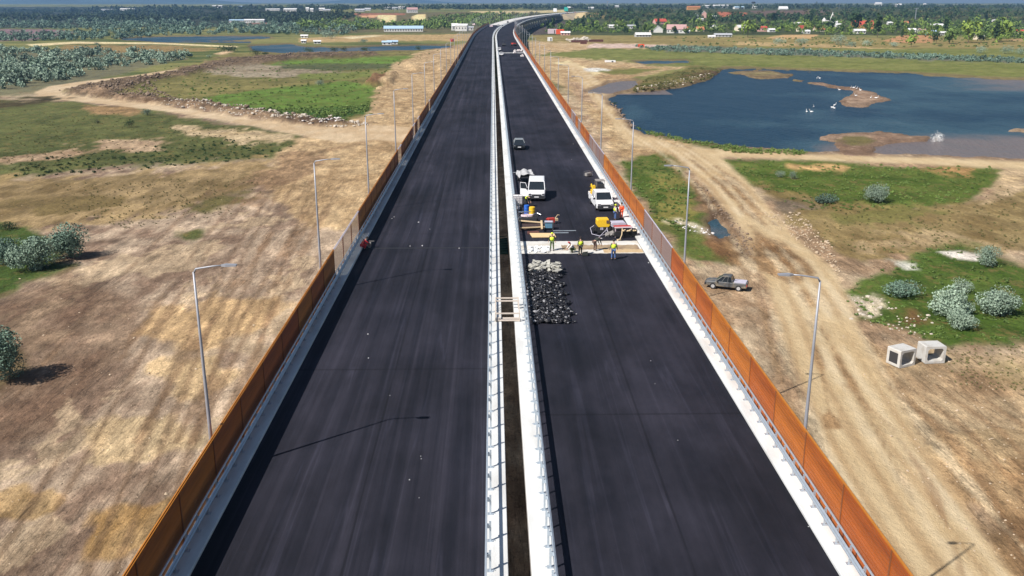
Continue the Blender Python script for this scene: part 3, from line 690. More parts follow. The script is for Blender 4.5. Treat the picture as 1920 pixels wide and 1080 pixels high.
# expansion joints
def strip(name, x0, x1, y0, y1, z0, z1, m, label, jag=.0, seed=0):
    rnd = random.Random(seed); n = 40; mb = MB(); top = []; bot = []
    for i in range(n + 1):
        x = x0 + (x1 - x0) * i / n
        bot.append((x, y0 + rnd.uniform(-jag, jag))); top.append((x, y1 + rnd.uniform(-jag, jag)))
    vs_ = [(x, y, z0) for x, y in bot] + [(x, y, z0) for x, y in top] + [(x, y, z1) for x, y in bot] + [(x, y, z1) for x, y in top]
    k = n + 1; fs = []
    for i in range(n):
        fs += [(2 * k + i, 2 * k + i + 1, 3 * k + i + 1, 3 * k + i), (i, i + 1, 2 * k + i + 1, 2 * k + i), (k + i, 3 * k + i, 3 * k + i + 1, k + i + 1)]
    fs += [(0, 2 * k, 3 * k, k), (n, k + n, 3 * k + n, 2 * k + n)]
    mb.add(vs_, fs)
    return mb.build(name, m, None) if label is None else tag(mb.build(name, m), label, kind='structure')
ja = at(980, 476).y; jb = at(980, 453).y; jc = at(980, 469).y; jd = at(980, 462).y
strip('joint_concrete', 2.45, 13.9, ja, jb, 0.002, .03, mat('fresh_joint_concrete', (.62, .60, .55), .85, var=.18, scale=.7, dirt=(.45, .38, .28, 1)), 'pale concrete expansion joint strip across the right carriageway', .06, 1)
strip('joint_trench', 6.4, 13.7, jc, jd + .3, .02, .036, mat('joint_fill', (.34, .25, .15), .9, var=.3, scale=2, dirt=(.2, .13, .08, 1)), 'brown filled trench in the expansion joint', .16, 2)
strip('joint_trench', 10.2, 13.88, ja + .15, jc + .1, .02, .034, mat('joint_sand', (.50, .36, .20), .9, var=.2, scale=2), 'damp sand in the right end of the expansion joint', .08, 3)
strip('joint_line', -12.4, -.45, at(800, 466).y, at(800, 464).y, .001, .004, mat('joint_seal', (.012, .012, .014), .7), 'dark closed joint across the left carriageway', .02, 4)
s2 = at(980, 99.5).y
strip('joint_line', 2.45, 13.9, s2, s2 + 3.2, .001, .03, M_['concrete'], 'thin pale joint far along the right carriageway', .2, 5)

# ------------------------------------------------------------------ GUARD RAILS
def wbeam(x, z, dirn, w=.32):
    h = w / 2; t = .07 * dirn
    return [(x, z - h), (x + t, z - h * .7), (x + t, z - h * .35), (x, z), (x + t, z + h * .35), (x + t, z + h * .7), (x, z + h), (x - .012 * dirn, z + h), (x + t - .012 * dirn, z + h * .7), (x + t - .012 * dirn, z + h * .35), (x - .014 * dirn, z), (x + t - .012 * dirn, z - h * .35), (x + t - .012 * dirn, z - h * .7), (x - .012 * dirn, z - h)]
def guard(x, dirn, end, label, toprail=True, step=1.5, hi=.86, w=.32):
    """dirn: +1 rail faces +x"""
    g = empty('guard_rail', (x, 0, .15), 0, label, 'guard rail', 'steel guard rails along the viaduct')
    mb = MB(); sweep(mb, [(a, b) for a, b in wbeam(x + .14 * dirn, .15 + hi - .06 - w / 2, dirn, w)], -20, end, closed=True)
    o = mb.build('beam', M_['galv'], g); o.location = (-x, 0, -.15)
    if toprail:
        mb = MB(); sweep(mb, [(x + .02 + .05 * math.cos(a), .15 + hi + .07 + .05 * math.sin(a)) for a in [k * math.pi / 3 for k in range(6)]], -20, end)
        o = mb.build('top_rail', M_['galv'], g); o.location = (-x, 0, -.15)
    pm = MB(); pm.box((0, 0, hi / 2), (.09, .06, hi)); pm.box((.09 * dirn, 0, hi - .22), (.12, .1, .18)); pm.box((0, 0, .012), (.26, .22, .02))
    pm.tube([(-.05 * dirn, 0, .03), (-.2 * dirn, 0, .03)], .02, 6)
    pme = pm.mesh('post', M_['galv'])
    rest = MB(); n = 0; s = 24.0
    while s < end:
        if n < 100: put('post', pme, g, (0, s, 0))
        else:
            q = cv(s, x, .15); rest.box((q.x, q.y, .15 + hi / 2), (.1, .09, hi), cvang(s))
        n += 1; s += step * (1 if s < 400 else 2.5)
    o = rest.build('far_posts', M_['galv'], g); o.location = (-x, 0, -.15); o['kind'] = 'stuff'
    return g
guard(-13.02, 1, 960, 'steel guard rail below the left orange fence, standing in shade')
guard(-.24, -1, 1005, 'steel guard rail on the left edge of the median gap', toprail=False, step=2.2, hi=.95, w=.13)
guard(2.22, 1, 1010, 'steel guard rail on the right edge of the median gap', toprail=False)
guard(14.55, -1, 1500, 'steel guard rail below the right orange fence, sunlit on a white ledge')

# ------------------------------------------------------------------ ORANGE SCREEN FENCES
def panel_mesh(name, m, gap, tilt=14, n=12, h=2.40, z0=.0):
    mb = MB(); p = h / n
    for i in range(n):
        z = z0 + p * (i + .5); w = p * (1 - gap)
        M = Matrix.Rotation(R(tilt), 3, 'Y')
        mb.box((0, 2.5, z), (.022, 4.9, w), M=M)
    return mb.mesh(name, m)
P1 = panel_mesh('panel', M_['corten'], .20, 0)
P1l = panel_mesh('panel', M_['corten'], .02, 0)
P2 = panel_mesh('panel', M_['greyslat'], .38)
P3 = panel_mesh('panel', M_['corten'], .28, 0)
pb = MB(); pb.box((.0, 0, 1.22), (.08, .09, 2.44)); pb.box((0, 0, -.05), (.3, .3, .1)); PB = pb.mesh('post', M_['darksteel'])
pt = MB(); pt.box((0, 2.5, 2.45), (.05, 5.0, .05)); pt.box((.07, 2.5, 2.41), (.03, 5.0, .05)); PT = pt.mesh('top_rail', M_['fencerail'])
PTg = pt.mesh('top_rail', M_['lilac'])
def fence(x, end, label):
    g = empty('screen_fence', (x, 0, .1), 0, label, 'fence', 'screen fences along the outer edges')
    s = 20.3; n = 0; rest = MB(); rg = MB()
    rnd = random.Random(int(x * 10))
    while s < end:
        grey = 74 < s + 2.5 < 92 or (122 < s < 176 and rnd.random() < .3) or (s > 176 and rnd.random() < .1)
        part = s < 420
        if n < 80:
            put('panel', P2 if grey else (P1l if x < 0 else (P1 if s < 122 else P3)), g, (0, s, 0)); put('post', PB, g, (0, s, 0))
            put('top_rail', PTg if grey else PT, g, (0, s, 0))
        else:
            q = cv(s + 2.5, x, 1.3); (rg if grey else rest).box((q.x, q.y, q.z), (.04, 4.9, 2.4), cvang(s))
        n += 1; s += 5.0
    o = rest.build('far_panels', M_['corten'], g); o.location = (-x, 0, -.1); o['kind'] = 'stuff'
    o = rg.build('far_grey_panels', M_['greyslat'], g); o.location = (-x, 0, -.1); o['kind'] = 'stuff'
fence(-13.42, 955, 'rust orange slatted screen fence along the left edge, its road side in shade')
fence(14.95, 890, 'rust orange slatted screen fence along the right edge, lit by the sun')

# ------------------------------------------------------------------ STREET LAMPS
def lamp_meshes(dx, dh=0.0):
    a = MB(); a.tube([(0, 0, 0), (0, 0, 3), (0, 0, 7), (0, 0, 10.35)], [.10, .09, .068, .05], 10)
    b = MB(); b.tube([(0, 0, 10.3), (dx * .12, 0, 10.5), (dx * .9, .02, 10.62), (dx * 1.35, .03, 10.66)], [.05, .045, .038, .034], 8)
    c = MB(); c.loft([[(dx * 1.3, y, z) for y, z in ((-.05, 10.62), (.05, 10.62), (.05, 10.7), (-.05, 10.7))],
                      [(dx * 1.5, y, z) for y, z in ((-.14, 10.62), (.14, 10.62), (.14, 10.72), (-.14, 10.72))],
                      [(dx * 2.0, y, z) for y, z in ((-.13, 10.64), (.13, 10.64), (.13, 10.70), (-.13, 10.70))]])
    e = MB(); e.box((-dx * .0, 0, -.12), (.5, .5, .24)); e.box((0, 0, .02), (.34, .34, .05)); e.box((-dx * .16, 0, .9), (.1, .16, .4))
    return [('pole', a.mesh('pole', M_['lampgalv'], True)), ('arm', b.mesh('arm', M_['lampgalv'], True)),
            ('lamp_head', c.mesh('lamp_head', M_['lampgalv'])), ('base', e.mesh('base', M_['concrete2']))]
ordn = ['nearest', 'second', 'third', 'fourth', 'fifth', 'sixth', 'seventh', 'eighth', 'ninth', 'tenth', 'eleventh', 'twelfth']
for side_, x, dx in (('left', -13.85, 1), ('right', 15.25, -1)):
    LM = lamp_meshes(dx)
    zoff = .05 if dx > 0 else -.55
    for k in range(57):
        s = 41.4 + 30.2 * k
        if k < 12: lb = '%s tall grey street lamp outside the %s orange fence' % (ordn[k], side_)
        elif s < 900: lb = 'far grey street lamp, one of the middle row outside the %s fence' % side_
        else: lb = 'tiny far street lamp on the curving end of the viaduct, %s edge' % side_
        o = empty('street_lamp', cv(s, x, zoff), cvang(s), lb, 'street lamp', 'street lamps along the viaduct' if k < 12 else ('middle lamps ' if s < 900 else 'farthest lamps ') + side_)
        for nm, me_ in LM: put(nm, me_, o)
    # bracket that carries the lamps outside the deck edge
    mb = MB(); sweep(mb, rectp(min(x - .3, x + .3), max(x - .3, x + .3), -.9, -.75), -20, 1780)
    mb.build('service_strip', M_['concrete2'], via)
# ------------------------------------------------------------------ VEGETATION
def foliage(name, c1, c2, rough=.85):
    m = bpy.data.materials.new(name); m.use_nodes = True; nt = m.node_tree
    N_ = nt.nodes; L_ = nt.links; p = N_["Principled BSDF"]; p.inputs['Roughness'].default_value = rough; p.inputs['Specular IOR Level'].default_value = .2
    g = N_.new("ShaderNodeNewGeometry"); oi = N_.new("ShaderNodeObjectInfo")
    mx = N_.new("ShaderNodeMix"); mx.data_type = 'RGBA'; mx.inputs[6].default_value = (*c1, 1); mx.inputs[7].default_value = (*c2, 1)
    ad = N_.new("ShaderNodeMath"); ad.operation = 'MULTIPLY_ADD'; L_.new(g.outputs['Random Per Island'], ad.inputs[0]); ad.inputs[1].default_value = .65
    m2 = N_.new("ShaderNodeMath"); m2.operation = 'MULTIPLY'; L_.new(oi.outputs['Random'], m2.inputs[0]); m2.inputs[1].default_value = .35
    L_.new(m2.outputs[0], ad.inputs[2]); L_.new(ad.outputs[0], mx.inputs[0])
    n_ = N_.new("ShaderNodeTexNoise"); n_.inputs['Scale'].default_value = .03; n_.inputs['Detail'].default_value = 4; L_.new(g.outputs['Position'], n_.inputs[0])
    mr = N_.new("ShaderNodeMapRange"); L_.new(n_.outputs[0], mr.inputs[0]); mr.inputs[1].default_value = .3; mr.inputs[2].default_value = .7; mr.inputs[3].default_value = .6; mr.inputs[4].default_value = 1.45
    v = N_.new("ShaderNodeVectorMath"); v.operation = 'SCALE'; L_.new(mx.outputs[2], v.inputs[0]); L_.new(mr.outputs[0], v.inputs['Scale'])
    L_.new(v.outputs[0], p.inputs['Base Color'])
    return m
FM = {
 'broad': foliage('broadleaf_green', (.060, .105, .026), (.18, .25, .065)),
 'bright': foliage('bright_green_leaves', (.10, .17, .03), (.27, .34, .07)),
 'olive': foliage('olive_leaves', (.07, .075, .025), (.19, .18, .07)),
 'dark': foliage('dark_green_leaves', (.024, .050, .020), (.060, .098, .032)),
 'silver': foliage('silver_willow_leaves', (.11, .17, .12), (.33, .41, .31)),
 'silverdark': foliage('grey_green_leaves', (.06, .11, .08), (.20, .28, .21)),
 'blossom': foliage('white_blossom', (.80, .78, .74), (.90, .89, .86)),
 'farwood': foliage('far_wood', (.030, .052, .032), (.062, .088, .045)),
}
def crown(n, rx, rz, zc, leaf, seed, clumps=9, cr=.5, squash=1.0):
    """n leaf faces gathered in clumps through an uneven ellipsoid"""
    g = np.random.default_rng(seed)
    cc = g.normal(size=(clumps, 3)); cc /= np.linalg.norm(cc, axis=1)[:, None]
    cc *= (g.random(clumps) ** .5 * .72)[:, None]; cs = g.uniform(.6, 1.15, clumps) * cr
    k = g.integers(0, clumps, n)
    d_ = g.normal(size=(n, 3)); d_ /= np.linalg.norm(d_, axis=1)[:, None]
    P = cc[k] + d_ * (cs[k] * g.uniform(.55, 1.0, n) ** .5)[:, None]
    P[:, 0] *= rx; P[:, 1] *= rx; P[:, 2] = zc + P[:, 2] * rz
    P[:, 2] = np.maximum(P[:, 2], .05 * rz)
    a = g.normal(size=(n, 3)) * .6 + d_ * .9; a /= np.linalg.norm(a, axis=1)[:, None]
    t = np.cross(a, g.normal(size=(n, 3))); t /= np.linalg.norm(t, axis=1)[:, None]; b = np.cross(a, t)
    s1 = leaf * g.uniform(.6, 1.3, n)[:, None]; s2 = s1 * g.uniform(.45, .9, n)[:, None]
    Vv = np.stack([P - t * s1 - b * s2 * .3, P - b * s2, P + t * s1 + b * s2 * .2, P + b * s2], 1).reshape(-1, 3)
    return Vv, np.arange(n * 4).reshape(n, 4)
def crown_mesh(name, m, *a, **k):
    v, f = crown(*a, **k); return npmesh(name, v, f, m)
def trunk_mesh(h, r, rx, seed, multi=1):
    rnd = random.Random(seed); mb = MB()
    for j in range(multi):
        a0 = rnd.random() * 6.3; o = .15 * rx * (multi > 1)
        mb.tube([(0 + o * math.cos(a0), o * math.sin(a0), -.4), (.1 * rnd.uniform(-1, 1) + 2 * o * math.cos(a0), 2 * o * math.sin(a0), h * .5), (3 * o * math.cos(a0), 3 * o * math.sin(a0), h)], [r, r * .75, r * .35], 6)
        for i in range(4):
            a = rnd.random() * 6.3; z = h * rnd.uniform(.45, .85)
            mb.tube([(o * math.cos(a0), o * math.sin(a0), z), (rx * .5 * math.cos(a), rx * .5 * math.sin(a), z + h * .28)], [r * .4, r * .12], 5)
    return mb.mesh('trunk', M_['bark'])
def gat_many(px, py):
    px = np.asarray(px, float); py = np.asarray(py, float)
    v = np.stack([(px - 960) / FPX, (540 - py) / FPX, -np.ones(px.shape)], -1) @ np.array(_rot).T
    t = np.full(px.shape, 40.0); done = np.zeros(px.shape, bool)
    for _ in range(420):
        z = HC + v[:, 2] * t; gz_ = GZ + elev(v[:, 0] * t, v[:, 1] * t); done |= (z <= gz_)
        t = np.where(done, t, t * 1.014)
        if done.all() or t.max() > 9000: break
    for _ in range(3):
        gz_ = GZ + elev(v[:, 0] * t, v[:, 1] * t); t = np.where(done, .5 * t + .5 * (gz_ - HC) / v[:, 2], t)
    X = v[:, 0] * t; Y = v[:, 1] * t
    return X, Y, GZ + elev(X, Y), done & (t < 8500)
def scatter(poly, n, seed):
    g = np.random.default_rng(seed); xs = [p_[0] for p_ in poly]; ys = [p_[1] for p_ in poly]
    px = g.uniform(min(xs), max(xs), n * 6); py = g.uniform(min(ys), max(ys), n * 6)
    ok = poly_d(px, py, poly) > 0; px = px[ok][:n]; py = py[ok][:n]
    X, Y, Zz, dn = gat_many(px, py)
    return X[dn], Y[dn], Zz[dn], px[dn], py[dn]
def on_deck(X, Y):
    s = Y
    xc = np.where(s > S0, (s - S0) ** 2 / (2 * RC), 0)
    return (np.abs(X - xc) < 24) & (Y < 2700)
# --- masses nobody could count: merged woods
def mass(name, m, poly, n, size, seed, label, nq=46, leafk=.24, tall=.8, cat='trees', low=.85):
    X, Y, Zz, px, py = scatter(poly, n, seed); k = ~on_deck(X, Y); X, Y, Zz = X[k], Y[k], Zz[k]
    g = np.random.default_rng(seed + 1); T = [crown(nq, 1, tall, tall * low, leafk, seed * 31 + i, 5, .62)[0] for i in range(6)]
    out = []
    for i in range(len(X)):
        s_ = size * g.uniform(.6, 1.35); a = g.random() * 6.3; c_, n_ = math.cos(a), math.sin(a)
        v = T[i % 6]; out.append(np.stack([(v[:, 0] * c_ - v[:, 1] * n_) * s_ + X[i], (v[:, 0] * n_ + v[:, 1] * c_) * s_ + Y[i], v[:, 2] * s_ * g.uniform(.85, 1.2) + Zz[i] - .1 * s_], -1))
    V_ = np.concatenate(out); return tag(put(name, npmesh(name, V_, np.arange(len(V_)).reshape(-1, 4), m)), label, cat, kind='stuff')
mass('far_woods', FM['farwood'], [(-500, 16), (0, 16), (300, 15), (640, 13), (1000, 11.5), (1400, 10.5), (2400, 10.5), (2400, 15), (1000, 18), (640, 19), (-500, 26)], 2300, 9, 11, 'dark belt of woods along the whole horizon', nq=36, tall=.6)
mass('hillside_woods', FM['dark'], [(1180, 16), (1300, 26), (1440, 30), (1560, 22), (1680, 14), (2400, 14), (2400, 36), (1900, 34), (1700, 36), (1500, 42), (1300, 42), (1120, 38), (1080, 48), (1062, 56), (1100, 30)], 900, 6, 12, 'green bushes and trees covering the slope behind the village', tall=.8)
mass('hillside_woods', FM['olive'], [(1130, 18), (2400, 14), (2400, 44), (1100, 46)], 420, 5, 13, 'olive scrub scattered over the slope behind the village', tall=.7)
mass('slope_woods', FM['broad'], [(560, 44), (690, 42), (706, 48), (750, 48), (770, 46), (806, 44), (830, 32), (960, 28), (1000, 32), (1010, 42), (900, 52), (800, 57), (560, 56)], 520, 5.5, 14, 'green woods on the slope between the barn and the cliffs', tall=.8)
mass('slope_woods', FM['olive'], [(812, 29), (960, 26), (1010, 26), (1000, 40), (880, 42), (800, 34)], 220, 5, 15, 'brownish scrub on the slope left of the far viaduct', tall=.6)
mass('slope_woods', FM['farwood'], [(-500, 26), (0, 20), (300, 20), (560, 24), (680, 27), (640, 38), (560, 46), (400, 40), (200, 42), (0, 38), (-500, 44)], 1500, 7, 16, 'dark woods on the far left slope under the horizon', tall=.7)
mass('willow_thicket', FM['silverdark'], [(-500, 44), (0, 42), (250, 40), (420, 44), (560, 44), (700, 50), (640, 66), (500, 64), (260, 62), (100, 54), (-500, 56)], 1000, 4.2, 17, 'grey green willow thickets far across the left plain', tall=.8)
mass('willow_thicket', FM['silverdark'], [(-500, 64), (60, 64), (200, 60), (320, 62), (420, 64), (320, 68), (200, 74), (40, 78), (-500, 84)], 700, 3.4, 18, 'dark willow thicket behind the far left pond', tall=.8)
mass('willow_thicket', FM['silver'], [(-900, 96), (0, 92), (120, 94), (280, 98), (370, 106), (330, 118), (220, 126), (130, 148), (40, 166), (-900, 200)], 1500, 2.7, 19, 'undergrowth of silvery willow scrub left of the dirt track', tall=.75)
mass('silver_scrub', FM['silverdark'], [(1190, 88), (1260, 88), (1500, 95), (1660, 101), (1900, 111), (2300, 122), (2300, 128), (1880, 118), (1640, 109), (1400, 103), (1240, 97)], 900, 1.7, 20, 'band of low silvery scrub across the green meadow', tall=.6)
mass('shore_reeds', FM['broad'], [(1188, 240), (1230, 250), (1300, 266), (1400, 279), (1520, 287), (1500, 292), (1380, 287), (1230, 260)], 300, .55, 21, 'green weeds along the near shore of the large pond', tall=.8)
mass('shore_reeds', FM['olive'], [(1186, 172), (1210, 152), (1300, 130), (1350, 132), (1335, 146), (1285, 160), (1230, 170)], 420, .95, 22, 'weeds on the peninsula at the far end of the large pond', tall=.6)
mass('weeds', FM['dark'], [(60, 300), (250, 280), (430, 262), (560, 275), (520, 292), (430, 303), (200, 325), (20, 335)], 260, .45, 23, 'dark weed tufts in the left meadow', tall=.5)
mass('weeds', FM['broad'], [(480, 207), (700, 197), (690, 210), (640, 221), (540, 222)], 220, .8, 24, 'lush weeds below the left green field', tall=.5)
mass('weeds', FM['broad'], [(1580, 550), (1640, 515), (1740, 465), (1800, 455), (1920, 500), (2200, 560), (2200, 650), (1780, 648), (1600, 600)], 420, .34, 25, 'low weeds around the silvery bushes', tall=.5)
mass('weeds', FM['broad'], [(1160, 306), (1245, 290), (1286, 335), (1300, 370), (1290, 440), (1230, 415), (1190, 360)], 260, .34, 26, 'low weeds in the grass beside the right fence', tall=.5)
mass('weeds', FM['broad'], [(1350, 298), (1500, 302), (1700, 312), (1872, 314), (1800, 380), (1640, 396), (1500, 395), (1420, 350)], 420, .4, 27, 'low weeds in the meadow under the large pond', tall=.45)
mass('weeds', FM['broad'], [(330, 120), (860, 92), (740, 125), (690, 230), (430, 205), (150, 172)], 600, .6, 28, 'rough weeds inside the loop of the left track', tall=.5)
mass('weeds', FM['broad'], [(1260, 70), (2300, 72), (2300, 90), (1300, 88)], 360, 1.2, 29, 'tufts in the far yellow meadow below the village', tall=.5)

mass('village_greenery', FM['broad'], [(1010, 52), (1100, 46), (1200, 40), (1420, 42), (1700, 38), (2300, 36), (2300, 78), (1900, 76), (1740, 62), (1600, 60), (1480, 58), (1330, 60), (1200, 62), (1080, 60), (1020, 62)], 900, 4.4, 30, 'gardens and hedges filling the village between the houses', tall=.75)
mass('village_greenery', FM['bright'], [(1010, 54), (1300, 50), (1700, 44), (2300, 40), (2300, 84), (1900, 84), (1740, 70), (1600, 68), (1480, 64), (1080, 62)], 480, 3.8, 31, 'bright spring green bushes between the village houses', tall=.75)
mass('weeds', FM['olive'], [(20, 205), (300, 214), (560, 262), (480, 296), (300, 300), (0, 330)], 700, .30, 32, 'small dry tufts through the left meadow', tall=.5, nq=30)
mass('weeds', FM['olive'], [(100, 345), (520, 330), (460, 400), (240, 430), (120, 400)], 420, .22, 33, 'sparse dry tufts on the rough ground below the left meadow', tall=.5, nq=30)
mass('weeds', FM['olive'], [(1440, 360), (1900, 350), (1920, 470), (1700, 480), (1560, 470)], 500, .25, 34, 'dry tufts on the rough ground under the round silvery bush', tall=.5, nq=30)
mass('weeds', FM['olive'], [(1760, 650), (1920, 650), (1920, 740), (1790, 720)], 160, .16, 35, 'thin dry tufts right of the culverts', tall=.5, nq=30)
# --- trees one can tell apart
def kindset(prefix, m, specs, nq, leaf):
    out = []
    for i, (rx, rz, zc, th) in enumerate(specs):
        out.append((crown_mesh('crown', m, nq, rx, rz, zc, leaf, 100 + i * 7 + len(prefix), 8, .52), trunk_mesh(th, .22, rx, i)))
    return out
VS = kindset('village', FM['broad'], [(3.6, 3.6, 4.6, 4.5), (4.4, 3.8, 5, 5), (3, 4.6, 5.4, 5.5), (2.6, 2.8, 3.4, 3.2)], 150, .8)
VB = kindset('bright', FM['bright'], [(3.4, 3.8, 4.8, 4.6), (4.2, 4.4, 5.4, 5)], 150, .8)
VD = kindset('dark', FM['dark'], [(3.6, 3.8, 4.8, 4.6), (2.4, 5.4, 6.2, 5)], 150, .8)
n_ = 0
X, Y, Zz, px, py = scatter([(1010, 52), (1080, 48), (1200, 42), (1420, 44), (1700, 40), (2300, 38), (2300, 86), (1900, 82), (1720, 74), (1600, 66), (1480, 62), (1330, 66), (1200, 64), (1080, 60), (1020, 60)], 285, 51)
g = np.random.default_rng(5)
for i in range(len(X)):
    set_, lb = [(VS, 'leafy green tree among the village houses'), (VB, 'bright yellow green tree among the village houses'), (VD, 'dark green tree among the village houses')][[0, 0, 1, 2, 1, 0][i % 6]]
    cr_, tr_ = set_[i % len(set_)]; s_ = g.uniform(.9, 1.6)
    if px[i] > 1500: s_ *= 1.15
    o = empty('village_tree', (X[i], Y[i], Zz[i] - .2), g.random() * 6.3, lb, 'tree', 'village trees, ' + lb.split(' tree')[0]); o.scale = (s_, s_, s_)
    put('crown', cr_, o); put('trunk', tr_, o)
# single big crowns that stand out right of the village
for j, (x, y, w, set_, k, lb) in enumerate([(1872, 78, 44, VB, 0, 'broad bright tree at the right end of the village'), (1815, 80, 40, VB, 1, 'tall pale green tree before the right end of the village'), (1780, 82, 34, VS, 0, 'rounded green tree left of the pale green one'),
        (1402, 70, 30, VB, 1, 'bright green tree beside the white roofs at the village edge'), (1330, 58, 26, VS, 2, 'green tree behind the white gabled cottage'), (1600, 60, 34, VD, 0, 'dark tree left of the orange roofed house'), (1645, 70, 30, VD, 1, 'dark tree right of the orange roofed house'),
        (1708, 88, 26, VB, 0, 'small bright tree in front of the bare red earth'), (1755, 82, 22, VD, 0, 'small dark tree right of the bare red earth'), (1690, 74, 14, VD, 1, 'little lone dark tree on the bare earth'), (1172, 66, 16, VD, 0, 'small dark tree at the edge of the yellow meadow'),
        (1448, 46, 22, VD, 0, 'dark tree at the top of the village slope')]):
    q = gat(x, y); s_ = w / ((y - 3) * .956 / 35.5) / 8.2; o = empty('tree', q, j, lb, 'tree'); o.scale = (s_, s_, s_)
    put('crown', set_[k][0], o); put('trunk', set_[k][1], o)
# silver willow bushes left, one by one
SV = kindset('silver', FM['silver'], [(2.6, 2.0, 2.0, 2.2), (3.2, 2.4, 2.3, 2.4), (2.2, 1.7, 1.7, 1.8), (3.6, 2.2, 2.2, 2.4)], 260, .42)
X, Y, Zz, px, py = scatter([(-500, 100), (0, 94), (120, 95), (280, 101), (365, 108), (330, 116), (210, 124), (120, 146), (30, 162), (-500, 190)], 290, 61)
for i in range(len(X)):
    cr_, tr_ = SV[i % 4]; s_ = g.uniform(.8, 1.7)
    o = empty('willow_bush', (X[i], Y[i], Zz[i]), g.random() * 6.3, 'silvery willow bush in the thicket left of the dirt track', 'bush', 'silvery willow bushes of the left thicket'); o.scale = (s_, s_, s_ * g.uniform(.85, 1.1))
    put('crown', cr_, o); put('trunk', tr_, o)
# poplars on the skyline
PP = [(crown_mesh('crown', FM['farwood'], 130, 2.6, 12, 13, 1.3, 300 + i, 9, .4), trunk_mesh(8, .4, 1.5, i)) for i in range(3)]
for i, (x, y, h) in enumerate([(1461, 15, 13), (1469, 15, 12), (1478, 14, 9), (1486, 14, 10), (1494, 14, 10), (1508, 14, 9), (1512, 14, 10), (1527, 14, 12), (1531, 14, 13), (1540, 14, 10), (1543, 14, 12), (1550, 14, 9), (1556, 14, 9), (1576, 14, 10), (1585, 14, 8), (1779, 13, 7), (1785, 13, 8), (1791, 13, 9), (1805, 13, 7), (1810, 13, 8), (882, 14, 9), (1041, 15, 8), (1090, 15, 9)]):
    q = gat(x, y + 2); s_ = h / ((y - 3) * .956 / 22) / 25 * .8
    o = empty('poplar', q, i, 'slender dark poplar standing on the horizon', 'poplar', 'poplars on the horizon'); o.scale = (s_, s_, s_)
    put('crown', PP[i % 3][0], o); put('trunk', PP[i % 3][1], o)
# nearer bushes, each with its own crown
def bush(x, y, w, h, kind, label, seed, n=2600, name='bush'):
    q = gpt(x, y); sc = (y - 3) * .956 / (HC - q.z); rx = w / sc / 2; rz = h / sc / 2 * .98
    leaf = max(.055, rx * .046); n = int(n * 1.7)
    o = empty(name, q, 0, label, 'bush')
    put('crown', crown_mesh('crown', FM[kind], n, rx * 1.0, rz * 1.0, rz * .92, leaf, seed, 20, .58), o)
    put('trunk', trunk_mesh(rz * 1.1, .06, rx, seed, 3), o)
    return o
bush(1642, 380, 46, 38, 'silver', 'round silvery bush alone in the meadow under the large pond', 1)
bush(1852, 500, 48, 44, 'silver', 'airy grey green bush beside the long white patch', 2, 1700)
bush(1690, 556, 66, 34, 'silverdark', 'low grey green bush left of the silvery cluster', 3, 1500)
bush(1800, 548, 44, 30, 'silver', 'small pale bush behind the silvery cluster', 4, 1200)
bush(1786, 590, 84, 56, 'silver', 'big silvery bush, left one of the cluster', 5, 3400)
bush(1868, 590, 74, 52, 'silver', 'big silvery bush, right one of the cluster', 6, 3200)
bush(1806, 616, 60, 44, 'silver', 'rounded silvery bush at the front of the cluster', 7, 2600)
bush(1462, 332, 24, 16, 'silver', 'small pale bush, left of a pair in the meadow', 8, 500)
bush(1487, 336, 22, 18, 'silver', 'small pale bush, right of a pair in the meadow', 9, 500)
bush(1546, 380, 56, 18, 'silverdark', 'low dark grey bush in the meadow', 10, 800)
bush(125, 484, 74, 74, 'silverdark', 'tall rounded grey green bush casting a dark shadow on the left plain', 11, 4200)
bush(62, 504, 78, 72, 'silver', 'silvery bush left of the tall rounded one', 12, 4000)
bush(8, 494, 66, 56, 'silverdark', 'grey green bush cut by the left edge of the picture', 13, 2600)
bush(6, 716, 100, 110, 'silverdark', 'dark grey green bush at the lower left edge', 14, 4200)
bush(275, 217, 24, 15, 'silverdark', 'small round bush just below the left track', 15, 500)
bush(243, 239, 26, 18, 'dark', 'small green bush in the left meadow', 16, 500)
bush(184, 231, 16, 9, 'dark', 'little dark bush in the left meadow', 17, 300)
bush(14, 430, 36, 18, 'dark', 'low green bush above the grey green pair', 18, 600)
bush(1757, 262, 22, 25, 'blossom', 'white bushy clump standing in the shallows of the pond', 19, 500, 'white_bush')
